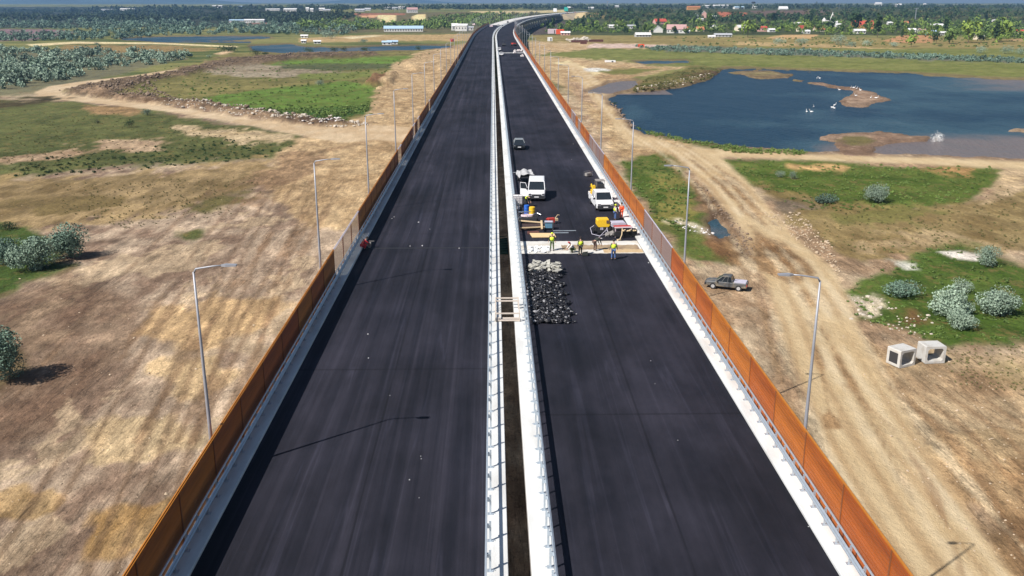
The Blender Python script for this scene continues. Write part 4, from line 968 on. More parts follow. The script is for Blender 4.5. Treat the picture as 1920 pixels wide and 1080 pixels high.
for i, (x, y, w, h, kd, lb) in enumerate([(430, 97, 38, 14, 'dark', 'dark green bush on the bank by the bend of the sand track'), (480, 104, 22, 14, 'dark', 'round dark bush between the two left ponds'), (497, 103, 18, 6, 'dark', 'flat dark bush beside the round one'), (580, 99, 22, 12, 'dark', 'dark bush at the middle of the pond bank'),
        (627, 98, 20, 11, 'dark', 'dark bush on the pond bank, left of a pair'), (645, 98, 18, 10, 'dark', 'dark bush on the pond bank, right of a pair'), (685, 97, 22, 10, 'dark', 'dark bush further right on the pond bank'), (785, 94, 16, 9, 'dark', 'dark bush near the left lamps at the pond'), (680, 80, 20, 8, 'silver', 'pale bush behind the left pond'),
        (615, 72, 40, 16, 'silver', 'large silvery bush behind the left ponds'), (540, 66, 14, 7, 'dark', 'dark bush far behind the left ponds'), (182, 84, 12, 6, 'silver', 'small pale bush beside the far sand track'), (392, 108, 12, 6, 'silver', 'small silvery bush above the earth bank'), (600, 160, 22, 12, 'silver', 'pale grey bush on the rim of the green field'),
        (1460, 83, 30, 14, 'silver', 'silvery bush below the village, left of a pair'), (1503, 84, 30, 14, 'silver', 'silvery bush below the village, right of a pair'), (1572, 84, 40, 20, 'silver', 'broad greyish bush below the church'), (1595, 88, 26, 12, 'silver', 'low pale bush beside the broad greyish one'), (1625, 86, 24, 14, 'silver', 'silvery bush under the orange roofed house'), (1675, 88, 22, 10, 'silver', 'low silvery bush under the bare earth'),
        (1838, 100, 26, 16, 'silver', 'silvery bush at the meadow edge, leftmost of three'), (1886, 101, 30, 18, 'silver', 'silvery bush at the meadow edge, middle of three'), (1912, 103, 26, 16, 'silver', 'silvery bush at the meadow edge, rightmost of three'), (1762, 88, 12, 6, 'dark', 'dark little bush in the yellow meadow'), (1150, 192, 16, 8, 'dark', 'weedy bush at the left tip of the large pond')]):
    bush(x, y, w, h, kd, lb, 40 + i, 420)

# ------------------------------------------------------------------ VILLAGE
HM = {}
def hm(key, c): HM[key] = mat('wall_' + key, c, .8, var=.06, scale=.6)
for k_, c in {'white': (.64, .62, .58), 'cream': (.66, .58, .44), 'pink': (.62, .36, .30), 'grey': (.42, .42, .42), 'orange': (.60, .28, .08), 'teal': (.14, .36, .38)}.items(): hm(k_, c)
RM = {'red': mat('red_tiles', (.48, .08, .045), .75, var=.2, scale=1.5), 'orange': mat('orange_tiles', (.52, .20, .09), .75, var=.2, scale=1.5), 'grey': mat('grey_sheet_roof', (.42, .43, .45), .55, var=.15, scale=.6),
      'white': mat('white_sheet_roof', (.75, .74, .72), .5, var=.1, scale=.4), 'pinkgrey': mat('pinkish_roof', (.46, .28, .26), .7, var=.2, scale=1), 'blue': mat('pale_blue_roof', (.40, .55, .68), .5, var=.1, scale=.6), 'brown': mat('brown_tiles', (.20, .11, .08), .8, var=.2, scale=1)}
def house(x, y, w, d_, h, rh, wall, roof, rot, label, name='house', cat='house', chim=True, lift=0):
    q = gat(x, y); o = empty(name, (q.x, q.y, q.z - .3), R(rot), label, cat)
    mb = MB(); mb.box((0, 0, h / 2), (w, d_, h))
    if rh > 1: mb.add([(-w / 2, -d_ / 2, h), (-w / 2, d_ / 2, h), (-w / 2, 0, h + rh), (w / 2, -d_ / 2, h), (w / 2, d_ / 2, h), (w / 2, 0, h + rh)], [(0, 1, 2), (3, 5, 4)])
    mb.build('wall', HM[wall], o)
    mb = MB(); e = .5; t = .18
    for sgn in (-1, 1):
        a = [(-w / 2 - e, 0, h + rh + t), (w / 2 + e, 0, h + rh + t), (w / 2 + e, sgn * (d_ / 2 + e), h - e * rh / d_ * 2 + t), (-w / 2 - e, sgn * (d_ / 2 + e), h - e * rh / d_ * 2 + t)]
        b = [(p_[0], p_[1], p_[2] - t) for p_ in a]
        mb.add(a + b, [(0, 1, 2, 3), (7, 6, 5, 4), (0, 4, 5, 1), (1, 5, 6, 2), (2, 6, 7, 3), (3, 7, 4, 0)])
    rf = mb.build('roof', RM[roof], o)
    if chim:
        mb = MB(); mb.box((w * .22, d_ * .12, h + rh * .9), (.7, .7, 1.6)); mb.build('chimney', HM['grey'], rf)
    nw = max(2, int(w / 3.2))
    for i in range(nw):
        xx = -w / 2 + (i + .5) * w / nw
        mb = MB(); mb.box((xx, -d_ / 2 - .01, h * .55), (1.3, .1, min(1.6, h * .42)))
        mb.build('window', M_['glass'], o)
    mb = MB(); mb.box((w / 2 + .01, 0, min(1.1, h * .45)), (.1, 1.1, min(2.2, h * .85))); mb.build('door', M_['browncloth'], o)
    return o
HS = [
 (1237, 45, 20, 12, 4.5, 4, 'pink', 'red', 14, 'large house with a bright red roof on the slope'),
 (1183, 54, 11, 8, 4, 1.6, 'white', 'grey', 5, 'white house with a low grey roof among dark trees'),
 (1148, 52, 15, 7, 3, 1.4, 'white', 'white', -8, 'long white house at the left end of the village'),
 (1135, 52, 5, 5, 3, 1, 'white', 'white', 20, 'tiny white shed at the left end of the village'),
 (1234, 61, 10, 11, 4, 4, 'white', 'white', 80, 'white gabled house below the red roofed one'),
 (1223, 60, 6, 5, 3, 2, 'cream', 'white', 60, 'small cream cottage left of the white gabled house'),
 (1205, 69, 16, 8, 2.6, 2, 'grey', 'white', 6, 'pale barn at the edge of the yellow meadow'),
 (1268, 62, 22, 13, 5, 5, 'white', 'pinkgrey', -12, 'big white farmhouse with a pinkish hipped roof'),
 (1280, 60, 14, 9, 3.5, 3, 'cream', 'orange', 6, 'orange roofed wing behind the big farmhouse'),
 (1286, 62, 8, 5, 2.6, 1.2, 'white', 'white', 0, 'low white outbuilding right of the big farmhouse'),
 (1312, 59, 9, 7, 3, 3, 'cream', 'orange', 10, 'little cottage with an orange roof half hidden by trees'),
 (1339, 57, 10, 8, 3.6, 3.4, 'white', 'white', 88, 'white gabled cottage with two dark windows'),
 (1304, 36, 10, 9, 6, 4, 'white', 'white', 70, 'white domed shed high on the slope'),
 (1320, 33, 9, 8, 8, 4, 'pink', 'white', 80, 'tall narrow pinkish house high on the slope'),
 (1312, 38, 12, 5, 2.4, 1.2, 'white', 'white', 4, 'low white row below the tall pinkish house'),
 (1338, 34, 10, 8, 3, 2, 'white', 'white', 20, 'white roofed house right of the tall pinkish one'),
 (1390, 58, 15, 10, 4, 3.6, 'cream', 'white', 24, 'house with two broad cream white roofs'),
 (1428, 59, 11, 8, 5, 1.6, 'pink', 'red', 0, 'pink house with three dark windows and a red roof'),
 (1446, 60, 8, 6, 3, 1.5, 'white', 'white', 12, 'small white house beside the pink one'),
 (1355, 69, 18, 7, 2.4, 1.4, 'grey', 'grey', -3, 'long silver roofed barn at the village edge'),
 (1334, 71, 7, 4, 1.8, 1, 'white', 'white', -3, 'low white shed left of the silver barn'),
 (1503, 59, 11, 8, 3.5, 4, 'cream', 'red', 30, 'cottage with a dark red roof left of the church'),
 (1511, 63, 8, 6, 3, 1.4, 'white', 'white', 0, 'small white annex below the dark red roof'),
 (1500, 48, 19, 7, 4, 1.2, 'white', 'white', 2, 'long white building with a stepped roof left of the church'),
 (1535, 59, 12, 8, 3, 3, 'cream', 'orange', 10, 'orange red roofed cottage just below the church'),
 (1572, 51, 9, 7, 3.4, 2, 'white', 'white', 0, 'white hall right of the church'),
 (1616, 54, 27, 12, 6, 5, 'orange', 'red', -4, 'large orange house with a bright orange red roof'),
 (1610, 63, 13, 8, 3.6, 1.8, 'white', 'white', 0, 'white house in front of the large orange one'),
 (1668, 46, 8, 7, 3, 1.6, 'white', 'white', 0, 'small white house among the trees on the slope'),
 (1695, 46, 12, 7, 3, 2.6, 'cream', 'orange', 0, 'faded orange roof among the trees on the slope'),
 (1708, 60, 10, 7, 3, 1.6, 'white', 'white', -14, 'white house above the bare earth'),
 (1730, 61, 11, 7, 3.4, 1.6, 'white', 'pinkgrey', 0, 'white house with a brown roof above the bare earth'),
 (1745, 65, 10, 7, 4, 1.2, 'teal', 'blue', 4, 'turquoise house at the right of the bare earth'),
 (1757, 58, 20, 12, 5, 4, 'grey', 'white', -18, 'broad grey white roof behind the turquoise house'),
 (1774, 66, 14, 6, 3, 1.2, 'white', 'white', 0, 'low white house with a flat roof right of the turquoise one'),
 (1793, 55, 6, 5, 3, 1, 'white', 'white', -30, 'tiny white shed lost in the trees'),
 (1915, 68, 14, 9, 4, 3, 'white', 'red', 10, 'white house with a red roof at the right edge'),
 (1840, 41, 9, 6, 3, 1.2, 'white', 'white', 0, 'small white roof high among trees at the right'),
 (1864, 41, 8, 6, 3, 1.2, 'white', 'white', 8, 'second small white roof high among trees at the right'),
 (1835, 74, 9, 7, 3, 2, 'cream', 'white', 20, 'cream cottage half hidden under the big right trees'),
 (1060, 66, 10, 6, 3, 1.4, 'pink', 'white', 0, 'pink white site hut beside the far piers'),
]
for h_ in HS: house(*h_)
# church
q = gat(1556, 50); ch = empty('church', q, R(8), 'white village church with a tall spire and a smaller turret', 'church')
mb = MB(); mb.box((0, 0, 3), (20, 8, 6)); mb.box((-10, 0, 4), (6, 7, 8)); mb.build('wall', HM['white'], ch)
mb = MB(); mb.add([(-7, -4.4, 6), (10.4, -4.4, 6), (10.4, 4.4, 6), (-7, 4.4, 6), (-7, 0, 9), (10.4, 0, 9)], [(0, 1, 5, 4), (2, 3, 4, 5), (1, 2, 5), (3, 0, 4)]); mb.build('roof', RM['white'], ch)
mb = MB(); mb.box((2.5, 0, 8), (4.4, 4.4, 8)); mb.loft([[(2.5 + r_ * math.cos(a), r_ * math.sin(a), z) for a in [k * math.pi / 4 for k in range(8)]] for r_, z in ((2.9, 12), (2.2, 14.5), (1.3, 17), (.15, 21))]); mb.build('tower', HM['white'], ch)
mb = MB(); mb.loft([[(-10 + r_ * math.cos(a), r_ * math.sin(a), z) for a in [k * math.pi / 4 for k in range(8)]] for r_, z in ((3.8, 8), (2.8, 10), (.2, 13))]); mb.build('turret', HM['white'], ch)
for xx in (-4, 0, 6):
    mb = MB(); mb.box((xx, -4.02, 3.2), (1, .1, 3)); mb.build('window', M_['glass'], ch)
# barns and huts on the left
LS = [
 (757, 59, 48, 16, 4, 3, 'white', 'blue', 3, 'long barn with a pale blue roof under the sandy cliffs', 'barn', 'barn'),
 (866, 58, 15, 10, 7, 2, 'white', 'white', -10, 'white industrial shed beside the left lamps', 'shed', 'shed'),
 (853, 57, 8, 8, 6, 3, 'white', 'white', 10, 'white round topped tank house left of the shed', 'shed', 'shed'),
 (881, 57, 9, 6, 4, 1.4, 'white', 'grey', 0, 'small grey roofed shed right of the white one', 'shed', 'shed'),
 (773, 24, 22, 12, 7, 4, 'white', 'pinkgrey', 12, 'pinkish white house on top of the cliff', 'house', 'house'),
 (571, 71, 7, 3, 2.6, .8, 'white', 'white', 0, 'white caravan on the far bank', 'caravan', 'caravan'),
 (570, 81, 4, 3, 2.6, .8, 'white', 'white', 0, 'small white hut by the pond', 'hut', 'hut'),
 (595, 82, 6, 4, 2.4, .8, 'white', 'white', 10, 'white hut right of the smaller one by the pond', 'hut', 'hut'),
 (726, 84, 8, 5, 2.6, 1, 'white', 'blue', 0, 'white cabin with a blue roof, left of a pair by the pond', 'cabin', 'cabin'),
 (736, 83, 9, 5, 2.6, 1, 'white', 'blue', 4, 'white cabin with a blue roof, right of a pair by the pond', 'cabin', 'cabin'),
 (452, 42, 40, 10, 4, 1.4, 'white', 'blue', 0, 'long pale shed among the far left willows', 'barn', 'barn'),
 (478, 43, 34, 10, 5, 1.6, 'white', 'white', 0, 'long white roofed shed beside the pale one', 'barn', 'barn'),
 (486, 48, 36, 8, 3, 1.4, 'cream', 'brown', 0, 'low brown roofed barn in front of the pale sheds', 'barn', 'barn'),
 (545, 22, 30, 14, 6, 2, 'white', 'white', 0, 'wide white warehouse on the far plateau', 'warehouse', 'warehouse'),
 (512, 20, 36, 12, 4, 1.4, 'white', 'white', 0, 'flat white warehouse at the left end of the plateau', 'warehouse', 'warehouse'),
 (577, 22, 7, 7, 8, 2, 'white', 'white', 0, 'small tall white house, left of a pair on the plateau', 'house', 'house'),
 (585, 22, 7, 7, 6, 2, 'white', 'white', 0, 'small white house, right of a pair on the plateau', 'house', 'house'),
 (604, 20, 14, 10, 5, 2, 'white', 'white', 0, 'white farm building behind the cliff', 'house', 'house'),
 (613, 23, 16, 10, 5, 2, 'white', 'grey', 0, 'pale building right at the cliff top', 'house', 'house'),
 (598, 14, 34, 12, 5, 2, 'white', 'white', 0, 'distant white hall behind the plateau trees', 'warehouse', 'warehouse'),
 (675, 22, 22, 12, 4, 3, 'grey', 'grey', 0, 'grey farm left on the cliff top', 'house', 'house'),
 (690, 20, 14, 10, 4, 3, 'white', 'grey', 0, 'white farmhouse behind the cliff top poles', 'house', 'house'),
 (734, 18, 34, 12, 5, 2, 'white', 'grey', 0, 'grey roofed hall behind the cliff top poles', 'warehouse', 'warehouse'),
 (752, 17, 20, 10, 5, 2, 'white', 'white', 0, 'white hall behind the cliff house', 'warehouse', 'warehouse'),
 (240, 19.5, 46, 16, 5, 2, 'white', 'white', 0, 'low white building far left on the skyline', 'warehouse', 'warehouse'),
 (205, 20, 50, 14, 4, 1.5, 'grey', 'grey', 0, 'flat grey building far left on the skyline', 'warehouse', 'warehouse'),
 (408, 14.5, 34, 14, 6, 2, 'white', 'white', 0, 'white block behind the far left woods', 'warehouse', 'warehouse'),
 (462, 14, 60, 16, 4, 1.5, 'white', 'blue', 0, 'very long low white hall behind the far left woods', 'warehouse', 'warehouse'),
 (1300, 18.5, 34, 14, 8, 2, 'orange', 'orange', 0, 'ochre block on the plateau above the village', 'warehouse', 'warehouse'),
 (1326, 15, 50, 16, 7, 2, 'grey', 'white', 0, 'dark hall with a white roof on the right plateau', 'warehouse', 'warehouse'),
 (1348, 15, 56, 16, 8, 2, 'grey', 'white', 0, 'longest hall with a white roof on the right plateau', 'warehouse', 'warehouse'),
 (1385, 17, 30, 14, 5, 3, 'white', 'blue', 12, 'pale blue roof right on the plateau', 'warehouse', 'warehouse'),
 (1419, 16.5, 26, 12, 5, 2, 'white', 'white', 0, 'white hall under the water tower', 'warehouse', 'warehouse'),
 (1468, 18, 24, 14, 3, 6, 'white', 'white', 0, 'white domed hall on the plateau right of the water tower', 'warehouse', 'warehouse'),
 (1646, 12, 26, 16, 12, 4, 'white', 'white', 0, 'big white silo hall on the right skyline', 'warehouse', 'warehouse'),
 (1684, 13, 20, 14, 8, 4, 'white', 'white', 0, 'smaller white hall right of the silo hall', 'warehouse', 'warehouse'),
 (1733, 13, 10, 10, 10, 3, 'white', 'white', 30, 'tiny white building alone on the right skyline', 'warehouse', 'warehouse'),
 (1108, 17, 16, 8, 4, 2, 'white', 'white', 0, 'white hall right of the motorway gantry', 'warehouse', 'warehouse'),
 (1157, 13.5, 16, 8, 4, 2, 'white', 'white', 0, 'pale hall on the skyline above the dark wood', 'warehouse', 'warehouse'),
]
for h_ in LS: house(*h_[:10], name=h_[10], cat=h_[11], chim=False)
# masts, poles, water tower
def mast(x, y, hpx, r, label, name='mast', cat='mast', top=None, H=22):
    q = gat(x, y); h = hpx / ((y - 3) * .956 / (HC - q.z)); o = empty(name, q, 0, label, cat)
    mb = MB(); mb.tube([(0, 0, -1), (0, 0, h)], [r, r * .7], 6); mb.build('pole', M_['lampgalv'], o)
    mb = MB(); mb.box((0, 0, h * .94), (r * 9, r, r)); mb.build('crossarm', M_['lampgalv'], o)
    return o
for i, (x, y, hp) in enumerate([(694, 23.5, 9), (713, 23.5, 7), (721, 23.5, 9), (740, 23, 7), (748.5, 23, 9), (765, 20, 6), (774, 19, 6)]):
    mast(x, y, hp, .35, '%s concrete power pole from the left on the cliff top' % ordn[i].replace('nearest', 'first'), 'power_pole', 'power pole')
mast(1139, 17, 14, .9, 'tall lattice mast on the plateau right of the gantry')
mast(1573, 17, 12, .35, 'thin antenna over the white hall behind the church')
mast(1716, 36, 20, .9, 'pale water tower like mast standing among the village trees')
q = gat(1412, 14); o = empty('water_tower', q, 0, 'dark topped water tower on the right skyline', 'water tower')
mb = MB(); mb.tube([(0, 0, -1), (0, 0, 13)], 2.2, 10); mb.build('shaft', HM['white'], o)
mb = MB(); mb.tube([(0, 0, 13), (0, 0, 14), (0, 0, 18), (0, 0, 19)], [3, 7, 7, 3], 12); mb.build('tank', M_['darkplastic'], o)
# ------------------------------------------------------------------ VEHICLES
def rr(hw, z0, z1, c, y):
    """rounded section across the vehicle"""
    return [(-hw + c, y, z0), (hw - c, y, z0), (hw, y, z0 + c), (hw, y, z1 - c), (hw - c, y, z1), (-hw + c, y, z1), (-hw, y, z1 - c), (-hw, y, z0 + c)]
def vehicle(name, label, cat, loc, rz, paint, secs, cab, wheels, wr=.34, group=None, bed=None, grille=True, plate=True, glassm='glass', hub='chrome', roofm=None, bump='darkplastic'):
    """front looks along -y. secs: (y, half width, z0, z1). cab: (yb0, yt0, yt1, yb1, hwb, hwt, zb, zt)"""
    o = empty(name, loc, rz, label, cat, group)
    mb = MB(); mb.loft([rr(hw, z0, z1, .09, y) for y, hw, z0, z1 in secs]); mb.build('body', paint, o)
    yb0, yt0, yt1, yb1, hwb, hwt, zb, zt = cab
    mb = MB(); mb.loft([[(-hwb, yb0, zb), (hwb, yb0, zb), (hwb, yb1, zb), (-hwb, yb1, zb)], [(-hwt, yt0, zt - .06), (hwt, yt0, zt - .06), (hwt, yt1, zt - .06), (-hwt, yt1, zt - .06)]])
    mb.build('windows', M_[glassm], o)
    mb = MB(); mb.loft([[(-hwt - .01, yt0 - .02, zt - .07), (hwt + .01, yt0 - .02, zt - .07), (hwt + .01, yt1 + .02, zt - .07), (-hwt - .01, yt1 + .02, zt - .07)],
                        [(-hwt, yt0 + .03, zt - .01), (hwt, yt0 + .03, zt - .01), (hwt, yt1 - .03, zt - .01), (-hwt, yt1 - .03, zt - .01)],
                        [(-hwt + .15, yt0 + .25, zt + .02), (hwt - .15, yt0 + .25, zt + .02), (hwt - .15, yt1 - .2, zt + .02), (-hwt + .15, yt1 - .2, zt + .02)]])
    n = 3
    for sx_ in (-1, 1):
        for f in (0, 1 / 3 + .03, 2 / 3 + .04, 1):
            yb = yb0 + (yb1 - yb0) * f; yt = yt0 + (yt1 - yt0) * f
            mb.tube([(sx_ * (hwb + .005), yb, zb), (sx_ * (hwt + .005), yt, zt - .05)], .045, 5)
    mb.build('roof', roofm or paint, o)
    y0 = secs[0][0]; hw = secs[2][1]; y1 = secs[-1][0]
    for sx_ in (-1, 1):
        for wy in wheels:
            q = MB(); q.tube([(sx_ * (hw - .2), wy, wr), (sx_ * (hw + .02), wy, wr)], wr, 16); w = q.build('wheel', M_['black'], o)
            q = MB(); q.tube([(sx_ * (hw - .1), wy, wr), (sx_ * (hw + .035), wy, wr)], wr * .58, 12); q.build('rim', M_[hub], w)
        z = secs[1][3]
        q = MB(); q.box((sx_ * (hw - .22), y0 - .01 + .04, z - .2), (.3, .14, .18)); q.build('headlight', M_['chrome'], o)
        q = MB(); q.box((sx_ * (hw - .16), y1 - .02, zb - .2), (.18, .1, .3)); q.build('tail_light', M_['red'], o)
        q = MB(); q.box((sx_ * (hwb + .16), yb0 + .25, zb + .12), (.22, .12, .2)); q.build('mirror', M_['darkplastic'], o)
    zf0 = secs[0][2]; zf1 = secs[0][3]
    if grille:
        q = MB(); q.box((0, y0 - .02, zf1 - .16), (hw * 1.1, .06, .16)); q.build('grille', M_['darkplastic'], o)
    q = MB(); q.box((0, y0 - .05, zf0 + .14), (hw * 1.9, .16, .34)); bp_ = q.build('bumper', M_[bump] if isinstance(bump, str) else bump, o)
    if plate:
        q = MB(); q.box((0, y0 - .14, zf0 + .18), (.52, .02, .12)); q.build('number_plate', M_['white'], bp_)
    return o
W = M_['white']
# white van with an open driver's door
vp = at(1008, 377)
van = vehicle('van', 'white panel van with its left door swung open, parked beside the median', 'van', vp + Vector((0, 2.4, 0)), R(-3), W,
    [(-2.65, .86, .38, .92), (-2.5, .97, .3, 1.06), (-1.7, 1.0, .28, 1.2), (-.6, 1.0, .28, 1.22), (2.5, 1.0, .3, 1.25), (2.62, .95, .4, 1.22)],
    (-1.75, -.95, 2.5, 2.6, .96, .86, 1.18, 2.12), (-1.75, 1.6), .34)
mb = MB(); mb.loft([[(-.965, -.55, 1.19), (.965, -.55, 1.19), (.965, 2.62, 1.19), (-.965, 2.62, 1.19)], [(-.875, -.35, 2.1), (.875, -.35, 2.1), (.875, 2.52, 2.1), (-.875, 2.52, 2.1)]]); mb.build('cargo_side', W, van)
dr = empty('door', (-1.0, -1.45, 0), R(68)); dr.parent = van
mb = MB(); mb.box((0, .5, .8), (.07, 1.0, .9)); mb.tube([(0, 0.05, 1.25), (0, .35, 1.95), (0, 1.0, 1.95), (0, 1.0, 1.25)], .04, 5); mb.build('door_panel', W, dr)
mb = MB(); mb.box((0, .6, 1.55), (.03, .75, .6)); mb.build('window_pane', M_['glass'], dr)
# white crew pickup, machinery on its bed
tp = at(1132, 396.5)
pk = vehicle('pickup', 'white crew cab pickup with yellow machinery on its open bed', 'pickup', tp + Vector((0, 2.5, 0)), R(4), W,
    [(-2.6, .84, .34, .86), (-2.45, .94, .28, 1.0), (-1.7, .96, .26, 1.14), (-.9, .96, .26, 1.16), (.9, .96, .28, 1.16), (1.0, .96, .35, .9), (3.0, .96, .4, .86)],
    (-1.65, -.9, .85, 1.0, .92, .80, 1.13, 1.92), (-1.7, 1.7), .34)
mb = MB()
for sx_ in (-1, 1): mb.box((sx_ * .99, 2.0, 1.05), (.05, 2.1, .36))
mb.box((0, 3.04, 1.05), (1.98, .05, .36)); mb.build('side_board', W, pk)
mc = empty('machine', tp + Vector((-.15, 4.5, .88)), R(4), 'small yellow and black digger loaded on the white pickup', 'digger')
mb = MB(); mb.box((-.1, .3, .35), (1.3, 1.4, .5)); mb.box((-.55, -.2, .8), (.25, .5, .9)); mb.build('engine_housing', M_['yellow'], mc)
mb = MB(); mb.box((.25, .2, .95), (.7, .9, .9)); mb.build('cab', M_['darkplastic'], mc)
mb = MB(); mb.box((.2, .3, 1.75), (1.0, 1.1, .08)); [mb.tube([(x, y, .6), (x, y, 1.75)], .03, 5) for x in (-.25, .65) for y in (-.2, .8)]; mb.build('canopy', M_['greycloth'], mc)
mb = MB(); mb.tube([(-.6, .1, .6), (-.72, .6, 1.25), (-.7, 1.2, .8)], .08, 6); mb.build('boom', M_['yellow'], mc)
# dark hatchback
cp = at(974, 281.5)
DK = mat('dark_car_paint', (.012, .014, .016), .22, var=.1)
DS = mat('silver_car_trim', (.35, .37, .37), .35, .4, var=.1)
vehicle('car', 'dark hatchback driving towards the camera beside the median', 'car', cp + Vector((0, 2.1, 0)), R(0), DK,
    [(-2.12, .74, .32, .68), (-1.98, .86, .24, .80), (-1.0, .90, .22, .96), (0, .91, .22, .98), (1.6, .90, .24, 1.0), (2.08, .8, .34, .94)],
    (-1.05, -.25, 1.2, 1.85, .84, .62, .94, 1.46), (-1.3, 1.3), .32, roofm=DS, bump=DK)
# grey pickup on the plain
gp = gpt(1362, 541)
GP = mat('dusty_grey_paint', (.11, .115, .12), .45, .2, var=.2, scale=2, dirt=(.36, .30, .20, 1))
g4 = vehicle('pickup', 'dusty grey double cab pickup parked on the sandy plain', 'pickup', gp, R(-112), GP,
    [(2.62, .84, .45, 1.02), (2.5, .93, .42, 1.08), (.9, .94, .38, 1.08), (-.9, .94, .38, 1.08), (-1.6, .94, .4, 1.05), (-2.4, .9, .42, .98), (-2.6, .78, .5, .88)][::-1],
    (-1.35, -.5, .55, .85, .88, .74, 1.03, 1.78), (-1.62, 1.62), .40, hub='tarp')
mb = MB(); mb.box((0, 1.72, 1.11), (1.66, 1.5, .05)); mb.build('bed_cover', M_['lilac'], g4)
g4.location.z += .02
# far white cars
for i, (x, y, lb) in enumerate([(940, 104.5, 'small white car just before the thin far joint'), (936, 95, 'white car just beyond the thin far joint'), (942, 51, 'white van far up the right carriageway')]):
    q = at(x, y); s_ = q.y
    vehicle('car', lb, 'car', cv(s_, q.x - (s_ - S0) ** 2 / (2 * RC) * (s_ > S0)), cvang(s_), W,
        [(-2.12, .74, .32, .68), (-1.98, .86, .24, .80), (-1.0, .90, .22, .96), (0, .91, .22, .98), (1.6, .90, .24, 1.0), (2.08, .8, .34, .94)],
        (-1.05, -.25, 1.2, 1.85, .84, .62, .94, 1.5 if i < 2 else 2.1), (-1.3, 1.3), .32)
# far roller and dark machine
def roller(loc, rz, label, col):
    o = empty('road_roller', loc, rz, label, 'road roller')
    mb = MB(); mb.tube([(-1, -1.4, .6), (1, -1.4, .6)], .6, 16); mb.build('front_drum', M_['darkplastic'], o)
    mb = MB(); mb.tube([(-1, 1.3, .6), (1, 1.3, .6)], .6, 16); mb.build('rear_drum', M_['darkplastic'], o)
    mb = MB(); mb.box((0, 0, 1.1), (1.5, 3.2, .8)); mb.build('body', col, o)
    mb = MB(); mb.box((0, .2, 2.6), (1.6, 1.6, .1)); [mb.tube([(x, y, 1.4), (x, y, 2.6)], .05, 5) for x in (-.7, .7) for y in (-.5, .9)]; mb.build('canopy', M_['darkplastic'], o)
    return o
roller(at(945, 86), 0, 'dark road roller beyond the white cars on the right carriageway', M_['darkplastic'])
roller(at(963, 86), .4, 'red machine at the right rail far up the carriageway', M_['red'])
q = at(952, 42.5); roller(cv(q.y, q.x - (q.y - S0) ** 2 / (2 * RC)), 0, 'black machine at the far bend of the carriageway', M_['black'])
# pale blocks at the far joint
rnd = random.Random(4)
for i, (x, y) in enumerate([(965, 96.5), (971, 96), (974, 96), (978, 96), (979, 106), (965, 99.5)]):
    mb = MB(); mb.box((0, 0, .3), (.9 + .4 * rnd.random(), 1.2, .6), rnd.random()); mb.box((.2, .1, .7), (.5, .6, .3), .5)
    o = mb.build('sacks', M_['whitecloth'], None, loc=at(x, y)); tag(o, 'pale heap of sacks at the thin far joint near the right rail', 'sacks', 'pale sacks at the far joint')
for i, (x, y, s_) in enumerate([(888, 47, 1.0), (905, 51, .8), (921, 50, 1.0), (934, 48, .9)]):
    mb = MB(); mb.box((0, 0, .6 * s_), (3 * s_, 2.2, 1.2 * s_)); mb.box((.5, .2, 1.5 * s_), (1.2, 1, .6))
    tag(mb.build('formwork_pile', [M_['pinkhose'], M_['tarp']][i % 2], None, loc=at(x, y)), ['pink wrapped pile at the left edge where the asphalt ends', 'grey pile where the left asphalt ends', 'second pink pile where the asphalt ends', 'grey pile beside the far median kerbs'][i], 'pile')

# ------------------------------------------------------------------ PEOPLE
def skinned(name, pts, edges, rads, m, parent=None, root=0, sub=1):
    me = bpy.data.meshes.new(name); me.from_pydata([tuple(p_) for p_ in pts], edges, []); me.materials.append(m)
    o = bpy.data.objects.new(name, me); C.objects.link(o); o.parent = parent
    md = o.modifiers.new('skin', 'SKIN'); md.use_smooth_shade = True
    for i, v in enumerate(me.skin_vertices[0].data):
        r_ = rads[i]; v.radius = r_ if isinstance(r_, tuple) else (r_, r_); v.use_root = (i == root)
    s_ = o.modifiers.new('sub', 'SUBSURF'); s_.levels = sub; s_.render_levels = sub
    return o
POSE = {
 'stand': dict(pel=(0, 0, .95), che=(0, 0, 1.32), nec=(0, .01, 1.5), hea=(0, .03, 1.66), sh=(.19, 0, 1.43), el=(.25, -.03, 1.16), wr=(.26, .10, .93), hip=(.10, 0, .9), kn=(.11, .03, .5), an=(.12, 0, .08), to=(.13, .17, .04)),
 'walk': dict(pel=(0, 0, .94), che=(0, .03, 1.32), nec=(0, .06, 1.49), hea=(0, .1, 1.65), sh=(.19, .02, 1.42), el=(.27, .0, 1.16), wr=(.33, .12, .95), hip=(.10, 0, .9), kn=(.13, .08, .5), an=(.15, -.02, .08), to=(.17, .15, .04)),
 'bend': dict(pel=(0, -.12, .92), che=(0, .22, 1.08), nec=(0, .40, 1.14), hea=(0, .54, 1.10), sh=(.18, .30, 1.12), el=(.22, .42, .84), wr=(.18, .52, .60), hip=(.10, -.1, .86), kn=(.14, .02, .47), an=(.15, -.06, .08), to=(.16, .12, .04)),
 'crouch': dict(pel=(0, -.14, .38), che=(0, .12, .72), nec=(0, .26, .86), hea=(0, .36, .98), sh=(.19, .16, .82), el=(.26, .38, .62), wr=(.16, .56, .42), hip=(.10, -.08, .38), kn=(.17, .30, .50), an=(.14, .02, .08), to=(.15, .2, .04)),
}
